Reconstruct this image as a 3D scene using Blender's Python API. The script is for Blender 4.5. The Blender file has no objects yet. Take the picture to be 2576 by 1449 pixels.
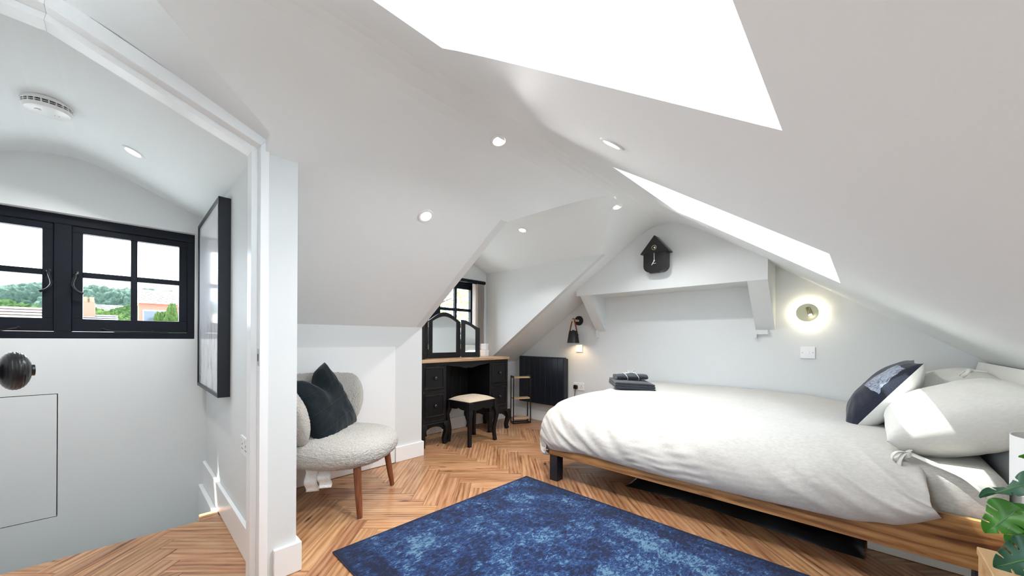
import bpy, bmesh, math, random
from mathutils import Vector, Matrix, noise
from math import sin, cos, pi, sqrt, atan2, radians as rad

# ------------------------------------------------------------------ camera, sky, sun, exposure
scene = bpy.context.scene
COL = scene.collection
FW, FH, FPX = 2576, 1449, 928.29
YAW, ROLL = rad(43.535), rad(0.308)
cam_data = bpy.data.cameras.new('camera')
cam_data.sensor_width = 36.0
cam_data.lens = FPX / FW * 36.0
cam_data.shift_y = (853.26 - FH / 2) / FW
cam_data.clip_start = 0.02
cam = bpy.data.objects.new('camera', cam_data)
COL.objects.link(cam)
cam.matrix_world = Matrix.Translation((0, 0, 1.0)) @ (Matrix.Rotation(YAW - pi / 2, 4, 'Z') @ Matrix.Rotation(pi / 2, 4, 'X') @ Matrix.Rotation(ROLL, 4, 'Z'))
scene.camera = cam

world = bpy.data.worlds.new('sky')
scene.world = world
world.use_nodes = True
bg = world.node_tree.nodes['Background']
bg.inputs[0].default_value = (0.77, 0.89, 1.0, 1)
bg.inputs[1].default_value = 7.0

sun_d = bpy.data.lights.new('sun', 'SUN')
sun_d.energy = 15
sun_d.angle = rad(0.6)
sun_d.color = (1.0, 0.96, 0.9)
sun = bpy.data.objects.new('sun', sun_d)
COL.objects.link(sun)
SUN_DIR = Vector((0.26, -1.0, -1.9)).normalized()
sun.rotation_euler = SUN_DIR.to_track_quat('-Z', 'Y').to_euler()

def portal(loc, direction, sx, sy):
    d = bpy.data.lights.new('portal', 'AREA')
    d.shape = 'RECTANGLE'; d.size = sx; d.size_y = sy
    d.cycles.is_portal = True
    o = bpy.data.objects.new('portal', d)
    COL.objects.link(o); o.location = loc
    o.rotation_euler = Vector(direction).to_track_quat('-Z', 'Y').to_euler()

scene.view_settings.view_transform = 'Standard'
scene.view_settings.look = 'None'
scene.view_settings.gamma = 1.0
scene.view_settings.use_curve_mapping = False
scene.view_settings.exposure = 0.74
scene.cycles.max_bounces = 7
scene.cycles.diffuse_bounces = 4
scene.cycles.glossy_bounces = 3
scene.cycles.transmission_bounces = 2
scene.cycles.use_adaptive_sampling = True
scene.cycles.adaptive_threshold = 0.12
scene.cycles.transparent_max_bounces = 8
scene.cycles.caustics_reflective = False
scene.cycles.caustics_refractive = False
scene.cycles.sample_clamp_indirect = 6.0

# ------------------------------------------------------------------ helpers
class B:
    """collects shapes in a bmesh; obj() links them as one mesh object"""
    def __init__(s): s.bm = bmesh.new()
    def face(s, pts):
        return s.bm.faces.new([s.bm.verts.new(p) for p in pts])
    def box(s, x0, x1, y0, y1, z0, z1, m=None):
        c = [Vector((x, y, z)) for x in (x0, x1) for y in (y0, y1) for z in (z0, z1)]
        if m is not None: c = [m @ p for p in c]
        v = [s.bm.verts.new(p) for p in c]
        for f in ((0, 1, 3, 2), (4, 6, 7, 5), (0, 4, 5, 1), (2, 3, 7, 6), (0, 2, 6, 4), (1, 5, 7, 3)):
            s.bm.faces.new([v[i] for i in f])
        return s
    def prism(s, poly, axis, a, b, m=None):
        def P(u, w, t):
            p = Vector((t, u, w)) if axis == 'x' else Vector((u, t, w)) if axis == 'y' else Vector((u, w, t))
            return m @ p if m is not None else p
        v0 = [s.bm.verts.new(P(u, w, a)) for u, w in poly]
        v1 = [s.bm.verts.new(P(u, w, b)) for u, w in poly]
        n = len(poly)
        s.bm.faces.new(v0); s.bm.faces.new(v1[::-1])
        for i in range(n):
            s.bm.faces.new([v0[i], v1[i], v1[(i + 1) % n], v0[(i + 1) % n]])
        return s
    def tube(s, pts, r, n=8, closed=False, sq=None):
        pts = [Vector(p) for p in pts]
        N = len(pts)
        rr = r if isinstance(r, (list, tuple)) else [r] * N
        T = []
        for i in range(N):
            a = pts[i - 1] if (i > 0 or closed) else pts[i]
            b = pts[(i + 1) % N] if (i < N - 1 or closed) else pts[i]
            t = b - a
            T.append(t.normalized() if t.length > 1e-9 else Vector((0, 0, 1)))
        ref = Vector((0, 0, 1)) if abs(T[0].z) < 0.9 else Vector((1, 0, 0))
        u = T[0].cross(ref).normalized()
        rings = []
        for i in range(N):
            u = (u - T[i] * u.dot(T[i])).normalized()
            w = T[i].cross(u)
            ring = []
            for k in range(n):
                a = 2 * pi * k / n + (pi / n if n == 4 else 0)
                cu, cw = cos(a), sin(a)
                if sq: cu, cw = cu * sq[0], cw * sq[1]
                ring.append(s.bm.verts.new(pts[i] + u * cu * rr[i] + w * cw * rr[i]))
            rings.append(ring)
        for i in range(N if closed else N - 1):
            A, Bq = rings[i], rings[(i + 1) % N]
            for k in range(n):
                s.bm.faces.new([A[k], A[(k + 1) % n], Bq[(k + 1) % n], Bq[k]])
        if not closed:
            s.bm.faces.new(rings[0][::-1]); s.bm.faces.new(rings[-1])
        return s
    def cyl(s, p0, p1, r0, r1=None, n=20):
        return s.tube([p0, p1], [r0, r0 if r1 is None else r1], n)
    def lathe(s, prof, n=24, m=None, close=True):
        rings = []
        for r, z in prof:
            if r < 1e-6:
                p = Vector((0, 0, z)); rings.append([s.bm.verts.new(m @ p if m is not None else p)])
            else:
                ring = []
                for k in range(n):
                    p = Vector((r * cos(2 * pi * k / n), r * sin(2 * pi * k / n), z))
                    ring.append(s.bm.verts.new(m @ p if m is not None else p))
                rings.append(ring)
        for A, Bq in zip(rings, rings[1:]):
            if len(A) == 1 and len(Bq) == 1: continue
            for k in range(n):
                a, b = A[k % len(A)], A[(k + 1) % len(A)]
                c, d = Bq[(k + 1) % len(Bq)], Bq[k % len(Bq)]
                vs = []
                for q in (a, b, c, d):
                    if q not in vs: vs.append(q)
                if len(vs) > 2: s.bm.faces.new(vs)
        return s
    def grid(s, f, nu, nv, wu=False, wv=False):
        V = [[s.bm.verts.new(f(i, j)) for j in range(nv)] for i in range(nu)]
        for i in range(nu if wu else nu - 1):
            for j in range(nv if wv else nv - 1):
                s.bm.faces.new([V[i][j], V[(i + 1) % nu][j], V[(i + 1) % nu][(j + 1) % nv], V[i][(j + 1) % nv]])
        return V
    def mesh(s, name, mat, smooth='auto', weld=False):
        if weld: bmesh.ops.remove_doubles(s.bm, verts=s.bm.verts, dist=1e-5)
        bmesh.ops.recalc_face_normals(s.bm, faces=s.bm.faces)
        if smooth:
            for f in s.bm.faces: f.smooth = True
            if smooth == 'auto':
                for e in s.bm.edges:
                    if len(e.link_faces) == 2 and e.calc_face_angle(0) > 0.55: e.smooth = False
        me = bpy.data.meshes.new(name)
        s.bm.to_mesh(me); s.bm.free()
        for mm in (mat if isinstance(mat, (list, tuple)) else [mat]): me.materials.append(mm)
        return me
    def obj(s, name, mat, parent=None, smooth='auto', bevel=0, seg=2, weld=False, loc=None, rot=None):
        o = bpy.data.objects.new(name, s.mesh(name, mat, smooth, weld))
        COL.objects.link(o)
        if parent is not None: o.parent = parent
        if loc is not None: o.location = loc
        if rot is not None: o.rotation_euler = rot
        if bevel:
            b = o.modifiers.new('bevel', 'BEVEL'); b.width = bevel; b.segments = seg; b.limit_method = 'ANGLE'; b.angle_limit = rad(40)
            b.harden_normals = True
        return o

def tag(o, label=None, cat=None, group=None, kind=None):
    if label: o['label'] = label
    if cat: o['category'] = cat
    if group: o['group'] = group
    if kind: o['kind'] = kind
    return o
def thing(name, label, cat, loc=(0, 0, 0), rz=0.0, group=None, kind=None):
    o = bpy.data.objects.new(name, None)
    o.empty_display_size = 0.05
    COL.objects.link(o); o.location = loc; o.rotation_euler = (0, 0, rz)
    return tag(o, label, cat, group, kind)
def structure(o, label=None): return tag(o, label, None, None, 'structure')
def bx(name, mat, dims, parent=None, bevel=0, seg=2):
    return B().box(*dims).obj(name, mat, parent, bevel=bevel, seg=seg)
def rot_about(p, axis, a): return Matrix.Translation(p) @ Matrix.Rotation(a, 4, axis) @ Matrix.Translation(-Vector(p))
def copy_tree(o, parent=None):
    c = o.copy(); COL.objects.link(c)
    if parent is not None: c.parent = parent
    for ch in list(o.children): copy_tree(ch, c)
    return c
def spline(pts, n):
    """Catmull-Rom through pts (any dimension), n samples"""
    P = [Vector(p) for p in pts]; out = []
    for i in range(n):
        t = i / (n - 1) * (len(P) - 1); k = min(int(t), len(P) - 2); t -= k
        p0, p1, p2, p3 = P[max(k - 1, 0)], P[k], P[k + 1], P[min(k + 2, len(P) - 1)]
        out.append(0.5 * ((2 * p1) + (p2 - p0) * t + (2 * p0 - 5 * p1 + 4 * p2 - p3) * t * t + (3 * p1 - p0 - 3 * p2 + p3) * t ** 3))
    return out

# ------------------------------------------------------------------ materials
def new_mat(name, col=(.8, .8, .8), rough=.5, metal=0.0, spec=.5):
    m = bpy.data.materials.new(name); m.use_nodes = True
    b = m.node_tree.nodes['Principled BSDF']
    b.inputs['Base Color'].default_value = (*col, 1)
    b.inputs['Roughness'].default_value = rough
    b.inputs['Metallic'].default_value = metal
    b.inputs['Specular IOR Level'].default_value = spec
    return m, m.node_tree, b
def N(nt, kind, **kw):
    n = nt.nodes.new(kind)
    for k, v in kw.items():
        if k.startswith('i_'):
            key = k[2:]
            key = int(key) if key.isdigit() else key.replace('_', ' ')
            n.inputs[key].default_value = v
        else: setattr(n, k, v)
    return n
def ramp(nt, fac, stops, interp='LINEAR'):
    r = nt.nodes.new('ShaderNodeValToRGB'); r.color_ramp.interpolation = interp
    while len(r.color_ramp.elements) < len(stops): r.color_ramp.elements.new(0.5)
    for e, (p, c) in zip(r.color_ramp.elements, stops):
        e.position = p; e.color = (*c, 1) if len(c) == 3 else c
    nt.links.new(fac, r.inputs[0]); return r.outputs[0]
def coords(nt, scale=(1, 1, 1), which='Object', rand=False):
    tc = nt.nodes.new('ShaderNodeTexCoord'); src = tc.outputs[which]
    if rand:
        oi = nt.nodes.new('ShaderNodeObjectInfo')
        mu = N(nt, 'ShaderNodeVectorMath', operation='MULTIPLY_ADD')
        mu.inputs[1].default_value = (37.0, 61.0, 23.0)
        nt.links.new(oi.outputs['Random'], mu.inputs[0]); nt.links.new(src, mu.inputs[2]); src = mu.outputs[0]
    mp = nt.nodes.new('ShaderNodeMapping'); mp.inputs['Scale'].default_value = scale
    nt.links.new(src, mp.inputs['Vector']); return mp.outputs[0]
def noise_t(nt, vec, scale, detail=4, rough=.55, dist=0):
    n = N(nt, 'ShaderNodeTexNoise', i_Scale=scale, i_Detail=detail, i_Roughness=rough, i_Distortion=dist)
    nt.links.new(vec, n.inputs['Vector']); return n.outputs[0]
def bump(nt, b, h, strength=.2, dist=.01):
    n = N(nt, 'ShaderNodeBump', i_Strength=strength, i_Distance=dist)
    nt.links.new(h, n.inputs['Height']); nt.links.new(n.outputs[0], b.inputs['Normal'])
def math_n(nt, op, a, b=None, c=None):
    n = N(nt, 'ShaderNodeMath', operation=op)
    for i, x in enumerate((a, b, c)):
        if x is None: continue
        if isinstance(x, (int, float)): n.inputs[i].default_value = x
        else: nt.links.new(x, n.inputs[i])
    return n.outputs[0]
def mixc(nt, f, a, b):
    n = N(nt, 'ShaderNodeMix', data_type='RGBA')
    for i, x in ((0, f), (6, a), (7, b)):
        if isinstance(x, (int, float)): n.inputs[i].default_value = x
        elif isinstance(x, tuple): n.inputs[i].default_value = (*x, 1)
        else: nt.links.new(x, n.inputs[i])
    return n.outputs[2]

def m_plain(name, col, rough=.5, metal=0, spec=.5, nscale=0, nstr=.05):
    m, nt, b = new_mat(name, col, rough, metal, spec)
    if nscale:
        bump(nt, b, noise_t(nt, coords(nt), nscale, 3), nstr, .004)
    return m
def m_wood(name, stops, along=0, stretch=14, base=2.2, rough=.4, knots=.0, vary=.0, bumpk=.12, spec=.45):
    m, nt, b = new_mat(name, rough=rough, spec=spec)
    sc = [base * stretch] * 3; sc[along] = base
    v = coords(nt, tuple(sc), rand=True)
    n1 = noise_t(nt, v, 1.0, 6, .68, .9)
    v2 = coords(nt, tuple(x * (.33 if i != along else .6) for i, x in enumerate(sc)), rand=True)
    n2 = noise_t(nt, v2, 1.0, 3, .5, 1.6)
    w = N(nt, 'ShaderNodeTexWave', i_Scale=.9, i_Distortion=6.0, i_Detail=3.0)
    w.bands_direction = 'XYZ'[(along + 1) % 3]
    nt.links.new(v2, w.inputs['Vector'])
    f = math_n(nt, 'ADD', math_n(nt, 'MULTIPLY', n1, .55), math_n(nt, 'ADD', math_n(nt, 'MULTIPLY', n2, .35), math_n(nt, 'MULTIPLY', w.outputs['Fac'], .12)))
    col = ramp(nt, f, stops)
    if knots:
        kv = coords(nt, tuple(base * (1.1 if i == along else 4.2) for i in range(3)), rand=True)
        vo = N(nt, 'ShaderNodeTexVoronoi', i_Scale=1.0); nt.links.new(kv, vo.inputs['Vector'])
        kn = ramp(nt, math_n(nt, 'ADD', vo.outputs['Distance'], math_n(nt, 'MULTIPLY', n1, .16)), [(.12, (1, 1, 1)), (.22, (0, 0, 0))])
        hide = ramp(nt, noise_t(nt, coords(nt, (1.3, 1.3, 1.3), rand=True), 2.2, 2), [(.43, (0, 0, 0)), (.50, (1, 1, 1))])
        dark = tuple(x * .22 for x in stops[0][1])
        col = mixc(nt, math_n(nt, 'MULTIPLY', math_n(nt, 'MULTIPLY', kn, hide), knots), col, dark)
    if vary:
        oi = nt.nodes.new('ShaderNodeObjectInfo')
        h = N(nt, 'ShaderNodeHueSaturation')
        nt.links.new(math_n(nt, 'MULTIPLY_ADD', oi.outputs['Random'], vary * 2, 1 - vary), h.inputs['Value'])
        r2 = math_n(nt, 'FRACT', math_n(nt, 'MULTIPLY', oi.outputs['Random'], 7.31))
        nt.links.new(math_n(nt, 'MULTIPLY_ADD', r2, .010, .495), h.inputs['Hue'])
        nt.links.new(col, h.inputs['Color']); col = h.outputs[0]
    nt.links.new(col, b.inputs['Base Color'])
    bump(nt, b, n1, bumpk, .003)
    return m
def m_fabric(name, col, col2=None, rough=.9, scale=260, bumpk=.3, mott=.0, sheen=.2, wrinkle=0):
    m, nt, b = new_mat(name, col, rough, spec=.2)
    b.inputs['Sheen Weight'].default_value = sheen
    v = coords(nt)
    n1 = noise_t(nt, coords(nt, (1, 1, 1)), scale, 2)
    if col2 is not None:
        n2 = noise_t(nt, coords(nt, (1, .35, 1)), scale * .45, 3, .6)
        nt.links.new(mixc(nt, ramp(nt, n2, [(.38, (0, 0, 0)), (.64, (1, 1, 1))]), col, col2), b.inputs['Base Color'])
    h = n1
    if wrinkle:
        n3 = noise_t(nt, coords(nt, (1, .5, 1)), 9, 5, .55, 1.2)
        h = math_n(nt, 'ADD', math_n(nt, 'MULTIPLY', n1, .12), math_n(nt, 'MULTIPLY', n3, wrinkle))
    bump(nt, b, h, bumpk, .004)
    return m
def m_emit(name, col, strength):
    m, nt, b = new_mat(name, col)
    b.inputs['Emission Color'].default_value = (*col, 1); b.inputs['Emission Strength'].default_value = strength
    return m
def m_glass(name, tint=(1, 1, 1), gloss=.08):
    m = bpy.data.materials.new(name); m.use_nodes = True; nt = m.node_tree
    nt.nodes.clear()
    out = nt.nodes.new('ShaderNodeOutputMaterial'); mx = nt.nodes.new('ShaderNodeMixShader')
    tr = nt.nodes.new('ShaderNodeBsdfTransparent'); gl = nt.nodes.new('ShaderNodeBsdfGlossy')
    tr.inputs[0].default_value = (*tint, 1); gl.inputs['Roughness'].default_value = 0.02
    lw = N(nt, 'ShaderNodeLayerWeight', i_Blend=gloss)
    nt.links.new(lw.outputs['Fresnel'], mx.inputs[0]); nt.links.new(tr.outputs[0], mx.inputs[1]); nt.links.new(gl.outputs[0], mx.inputs[2])
    nt.links.new(mx.outputs[0], out.inputs[0]); return m

WALL = m_plain('wall_paint', (.742, .756, .754), .62, spec=.25)
CEIL = m_plain('ceiling_paint', (.842, .872, .878), .62, spec=.25)
WHITE = m_plain('white_gloss_paint', (.90, .90, .90), .32)
REVEAL = m_plain('white_matt_paint', (.86, .86, .86), .6)
PLASTIC = m_plain('white_plastic', (.86, .86, .86), .3)
BLACKP = m_plain('black_paint', (.012, .012, .014), .42, nscale=60, nstr=.04)
BLACKF = m_plain('black_window_paint', (.006, .008, .014), .45, spec=.2)
BLACKM = m_plain('black_metal', (.01, .01, .011), .38, .2)
OAK = [(.33, (.15, .058, .024)), (.41, (.32, .143, .064)), (.50, (.445, .222, .108)), (.58, (.52, .285, .150)), (.68, (.60, .365, .212))]
PLANK = m_wood('oak_plank', OAK, 0, 13, 2.6, .28, knots=.95, vary=.14, bumpk=.10)
SUBFLOOR = m_plain('floor_joint', (.30, .20, .12), .8)
# ------------------------------------------------------------------ the room shell (X towards the gable wall, Y towards the dormer wall)
XN, XB, YF, YR = -1.3, 3.54, 3.29, -0.95
PL, PR = .682, .69
RY = 1.2487
def softmin(a, b, k):            # plastered ridge: the two slopes run into each other smoothly
    m = min(a, b)
    return m - k * math.log(math.exp(-(a - m) / k) + math.exp(-(b - m) / k))
def M_(y): return softmin(1.755 + PL * (1.767 - y), 1.2467 + PR * y, .145)
DE, DP, DW = 1.785, .445, .6175
def D_(x, xc): return (.02 if xc < 0 else 0) + softmin(DE + DP * (DW - (x - xc)), DE + DP * (DW + (x - xc)), .072)
def valley(x, xc):
    d = D_(x, xc); lo, hi = RY + .02, 2.2
    for _ in range(50):
        m = (lo + hi) / 2
        if M_(m) > d: lo = m
        else: hi = m
    return lo
LAND = (-.84, .395, -.2225)       # landing dormer: x0, x1, ridge
BEDD = (1.76, 3.005, 2.3825)      # dormer over the dressing table
SKY = [(-.22, .66), (1.71, 2.62)]
SY0, SY1 = .086, .925
SROWS = [.086, .3, .5, .65, .75, .85, .925]

def build_ceiling():
    b = B()
    xs = [XN, -.84] + [LAND[0] + (LAND[1] - LAND[0]) * k / 24 for k in range(1, 24)] + [.395, 1.71, 1.76]
    xs += [BEDD[0] + (BEDD[1] - BEDD[0]) * k / 24 for k in range(1, 24)] + [3.005, XB, -.22, .66, 2.62]
    xs = sorted(set(round(x, 5) for x in xs))
    FY = [YR - .02] + SROWS + [1.0 + .05 * k for k in range(24)] + [YF] + [valley(d[1], d[2]) for d in (LAND, BEDD)] + [valley(d[0], d[2]) for d in (LAND, BEDD)]
    FY = sorted(FY)
    FY = [y for i, y in enumerate(FY) if i == 0 or y - FY[i - 1] > 1e-5]
    def yend(x):
        for d in (LAND, BEDD):
            if d[0] - 1e-6 <= x <= d[1] + 1e-6: return valley(x, d[2])
        return YF
    def rows(x, ye):
        return [min(y, ye) for y in FY]
    # columns: at a dormer edge the cell towards the dormer uses the valley, the other cell runs to the eaves
    def cell(xa, xb):
        mid = (xa + xb) / 2
        inside = any(d[0] < mid < d[1] for d in (LAND, BEDD))
        ya = rows(xa, yend(xa) if inside else YF); yb = rows(xb, yend(xb) if inside else YF)
        for i in range(len(ya) - 1):
            if SY0 < (ya[i] + ya[i + 1]) / 2 < SY1 and any(s[0] - 1e-6 <= xa and xb <= s[1] + 1e-6 for s in SKY): continue
            if abs(ya[i + 1] - ya[i]) < 1e-6 and abs(yb[i + 1] - yb[i]) < 1e-6: continue
            ps = [(xa, ya[i]), (xb, yb[i]), (xb, yb[i + 1]), (xa, ya[i + 1])]
            b.face([(x, y, M_(y)) for x, y in ps])
    for xa, xb in zip(xs, xs[1:]): cell(xa, xb)
    for d in (LAND, BEDD):
        dx = [x for x in xs if d[0] - 1e-6 <= x <= d[1] + 1e-6]
        for xa, xb in zip(dx, dx[1:]):
            za, zb = D_(xa, d[2]), D_(xb, d[2])
            b.face([(xa, valley(xa, d[2]), za), (xb, valley(xb, d[2]), zb), (xb, YF + .02, zb), (xa, YF + .02, za)])
    bmesh.ops.remove_doubles(b.bm, verts=b.bm.verts, dist=1e-4)
    bmesh.ops.dissolve_degenerate(b.bm, edges=b.bm.edges, dist=1e-5)
    for f in b.bm.faces: f.smooth = True
    for e in b.bm.edges:
        if len(e.link_faces) == 2 and e.calc_face_angle(0) > .09: e.smooth = False
    me = bpy.data.meshes.new('ceiling'); b.bm.to_mesh(me); b.bm.free(); me.materials.append(CEIL)
    o = bpy.data.objects.new('ceiling', me); COL.objects.link(o); structure(o)
    # reveals of the two roof windows
    nrm = Vector((0, -PR, 1)).normalized() * .32
    for k, (x0, x1) in enumerate(SKY):
        b = B()
        c = [Vector((x, y, M_(y))) for x, y in ((x0, SY0), (x1, SY0), (x1, SY1), (x0, SY1))]
        loop = [Vector((x0, SY0, M_(SY0)))] + [Vector((x1, y, M_(y))) for y in SROWS] + [Vector((x0, y, M_(y))) for y in SROWS[::-1]]
        for p, q in zip(loop, loop[1:]):
            b.face([p, q, q + nrm, p + nrm])
        b.obj('reveal', REVEAL, o, smooth=None)
        w = thing('window_%d' % (k + 3), None, None, kind='structure')
        # frame at the outer end of the reveal, in slope coordinates
        u = Vector((1, 0, 0)); v = Vector((0, 1, PR)).normalized(); n = nrm.normalized()
        L = (c[3] - c[0]).length
        mw = Matrix((( u.x, v.x, n.x, 0), (u.y, v.y, n.y, 0), (u.z, v.z, n.z, 0), (0, 0, 0, 1)))
        mw = Matrix.Translation(c[0] + nrm) @ mw
        W = x1 - x0
        f = B()
        for d in ((-.06, W + .06, -.06, .06, -.02, .05), (-.06, W + .06, L - .06, L + .06, -.02, .05), (-.06, .10, .06, L - .06, -.02, .05), (W - .10, W + .06, .06, L - .06, -.02, .05)):
            f.box(*d, m=mw)
        f.obj('window_frame', WHITE, w)
        B().box(.095, W - .095, .055, L - .055, .012, .018, m=mw).obj('pane', ROOFGLASS, w)
        ctr = mw @ Vector((W / 2, L / 2, .03))
        portal(ctr, -n, W, L)
GLASS = m_glass('window_glass', (.97, .985, .99))
ROOFGLASS = m_glass('dimmed_roof_window_glass', (.70, .74, .75))  # tint added to cut the daylight coming through the roof windows
build_ceiling()

# walls
structure(bx('wall_back', WALL, (XB, XB + .1, YR - .1, YF + .2, -.1, 2.3)))
# gable end behind the camera; its window is added to brighten the ceilings
W5 = (.40, 2.05, .55, 1.60)
b = B().box(XN - .1, XN, YR - .1, W5[0], -.1, 2.3).box(XN - .1, XN, W5[1], YF + .2, -.1, 2.3).box(XN - .1, XN, W5[0], W5[1], -.1, W5[2]).box(XN - .1, XN, W5[0], W5[1], W5[3], 2.3)
structure(b.obj('wall_near', WALL))
w5 = thing('window_5', None, None, kind='structure')
f = B()
for d in ((W5[0], W5[1], W5[2], W5[2] + .06), (W5[0], W5[1], W5[3] - .06, W5[3]), (W5[0], W5[0] + .06, W5[2] + .06, W5[3] - .06), (W5[1] - .06, W5[1], W5[2] + .06, W5[3] - .06), (1.23, 1.27, W5[2] + .06, W5[3] - .06)):
    f.box(XN - .09, XN - .03, *d)
f.obj('window_frame', BLACKF, w5)
bx('pane', GLASS, (XN - .065, XN - .06, W5[0] + .05, W5[1] - .05, W5[2] + .05, W5[3] - .05), w5)
portal((XN - .095, (W5[0] + W5[1]) / 2, (W5[2] + W5[3]) / 2), (1, 0, 0), W5[1] - W5[0], W5[3] - W5[2])
structure(bx('wall_right', WALL, (XN, XB, YR - .1, YR, -.1, 1.0)))
# dormer wall: landing part with window 1 and a flush hatch, bedroom part with window 2
W1 = (-.822, .336, .99, 1.705)
W2 = (1.79, 2.915, .90, 1.69)
HT = (-.95, -.258, -.01, .676)
b = B()
T = YF + .2
b.box(XN, -.95, YF, T, -2.5, 2.3); b.box(-.95, W1[0], YF, T, W1[2], 2.3)
b.box(HT[1] + .004, .395, YF, T, -2.5, W1[2]); b.box(-.95, HT[1] + .004, YF, T, HT[3] + .004, W1[2]); b.box(-.95, HT[1] + .004, YF, T, -2.5, HT[2] - .004)
b.box(W1[1], .395, YF, T, W1[2], 2.3); b.box(W1[0], W1[1], YF, T, W1[3], 2.3)
b.box(.395, W2[0], YF, T, -2.5, 2.3); b.box(W2[0], W2[1], YF, T, -2.5, W2[2]); b.box(W2[0], W2[1], YF, T, W2[3], 2.3); b.box(W2[1], XB, YF, T, -2.5, 2.3)
wf = structure(b.obj('wall_front', WALL))
bx('hatch_recess', m_plain('hatch_shadow_gap', (.05, .05, .05), .9), (-.95, HT[1] + .004, YF + .03, YF + .05, HT[2] - .004, HT[3] + .004), wf)
bx('hatch_panel', WALL, (-.95, HT[1], YF, YF + .02, HT[2], HT[3]), wf, bevel=.001)
wl_ = structure(bx('wall_left', WALL, (.395, .515, 1.767, YF, -2.5, 2.3)))
yv_ = valley(.395, LAND[2])
B().prism([(yv_, M_(yv_) + .0015), (1.768, M_(1.768) + .0015), (1.768, 1.95), (yv_, 1.95)], 'x', .395, .515).obj('cheek', CEIL, wl_)
structure(bx('wall_landing', WALL, (-.94, -.84, 1.767, YF, -2.5, 2.3)))
structure(bx('wall_knee', WALL, (.515, 1.70, 2.735, 2.80, -.05, 1.2)))
yk = 2.735
yv_ = valley(1.761, BEDD[2])
b = B().prism([(yv_, M_(yv_)), (yk, M_(yk)), (yk, 0), (YF, 0), (YF, 1.9), (1.75, 1.9)], 'x', 1.70, 1.76)
structure(b.obj('wall_dormer_near', WALL))
b = B().prism([(yv_, M_(yv_)), (YF, M_(YF)), (YF, 1.9), (1.75, 1.9)], 'x', 3.005, 3.06)
structure(b.obj('wall_dormer_far', WALL))
# wall that holds the door (left of the opening) and the part over it
structure(bx('wall_door', WALL, (XN, -.325, 1.767, 1.867, -.1, 2.3)))

# gable bulkhead with its two brackets
g = structure(bx('wall_gable', WALL, (3.213, XB, .5, 2.14, 1.445, 2.3)))
for i, (y0, y1) in enumerate(((1.985, 2.095), (.5, .63))):
    B().prism([(3.213, 1.445), (XB, 1.445), (XB, 1.085)], 'y', y0, y1).obj('bracket', WALL, g)
bx('bracket_stub', WALL, (3.50, XB, 2.062, 2.08, 1.02, 1.10), g)
B().prism([(.545, 1.085), (.635, 1.085), (.635, 1.02), (.618, 1.02), (.618, 1.05), (.545, 1.05)], 'x', 3.51, XB).obj('bracket_stub', WALL, g)

# skirting boards
def skirt(name, dims, axis):
    """dims of the board as a box; the top front edge is chamfered by a bevel"""
    return structure(bx(name, WHITE, dims, bevel=.004))
SK = .125
skirt('baseboard_back', (XB - .016, XB, YR, YF, 0, SK), 'y')
skirt('baseboard_front', (1.776, XB - .016, YF - .016, YF, 0, SK), 'x')
skirt('baseboard_knee', (1.512, 1.776, yk - .016, yk, 0, SK), 'x')
skirt('baseboard_dormer', (1.76, 1.776, yk, YF, 0, SK), 'y')
skirt('baseboard_pier', (.428, .533, 1.749, 1.767, 0, SK), 'x')
skirt('baseboard_alcove', (.515, .533, 1.767, yk - .012, 0, SK), 'y')
skirt('baseboard_landing', (.377, .395, 1.875, YF, 0, .15), 'y')
structure(bx('trim_3', WHITE, (.355, .395, 2.70, YF, -.30, -.005), bevel=.003))     # stair string below the landing
structure(bx('floor_stairwell', m_plain('stair_carpet', (.32, .32, .325), .9), (-.84, .395, 2.5, YF, -2.52, -2.45)))
structure(bx('trim_4', m_plain('stair_riser', (.32, .32, .325), .9), (-.84, .395, 2.60, 2.62, -2.5, -.016)))

# access hatch in the knee wall
h = tag(bx('access_hatch', WHITE, (.537, 1.505, yk - .014, yk, .004, .935), bevel=.002), 'plain white square-edged access hatch in the low wall behind the boucle chair', 'hatch')

# door lining, stop and strike plate
def offset_line(pts, d):
    out = []
    for i, p in enumerate(pts):
        p = Vector(p); ns = []
        if i > 0: t = (p - Vector(pts[i - 1])).normalized(); ns.append(Vector((-t.y, t.x)))
        if i < len(pts) - 1: t = (Vector(pts[i + 1]) - p).normalized(); ns.append(Vector((-t.y, t.x)))
        n = sum(ns, Vector((0, 0))).normalized()
        out.append(p + n * (d / max(n.dot(ns[0]), .3)))
    return out
door_path = [(.408, 0), (.408, 1.797), (-.16, 2.015), (-.37, 2.02), (-.37, 0)]
door_outer = [(.408, 0), (.408, 1.815), (-.16, 2.036), (-.37, 2.04), (-.37, 0)]
def band(path, d0, d1, y0, y1, outer=None):
    A = outer or offset_line(path, d0); Bp = offset_line(path, d1)
    b = B()
    for i in range(len(path) - 1):
        b.prism([A[i], A[i + 1], Bp[i + 1], Bp[i]], 'y', y0, y1)
    return b
tr = structure(band(door_path, 0, .030, 1.760, 1.872, door_outer).obj('trim_1', WHITE, bevel=.002))
band(door_path, .030, .052, 1.806, 1.872).obj('door_stop', WHITE, tr, bevel=.001)
sp = B(); sp.box(.3765, .379, 1.772, 1.794, .885, .955)
sp.obj('strike_plate', m_plain('steel', (.6, .6, .6), .3, 1.0), tr)
bx('latch_hole', BLACKM, (.3755, .3785, 1.779, 1.787, .905, .935), tr)

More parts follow.
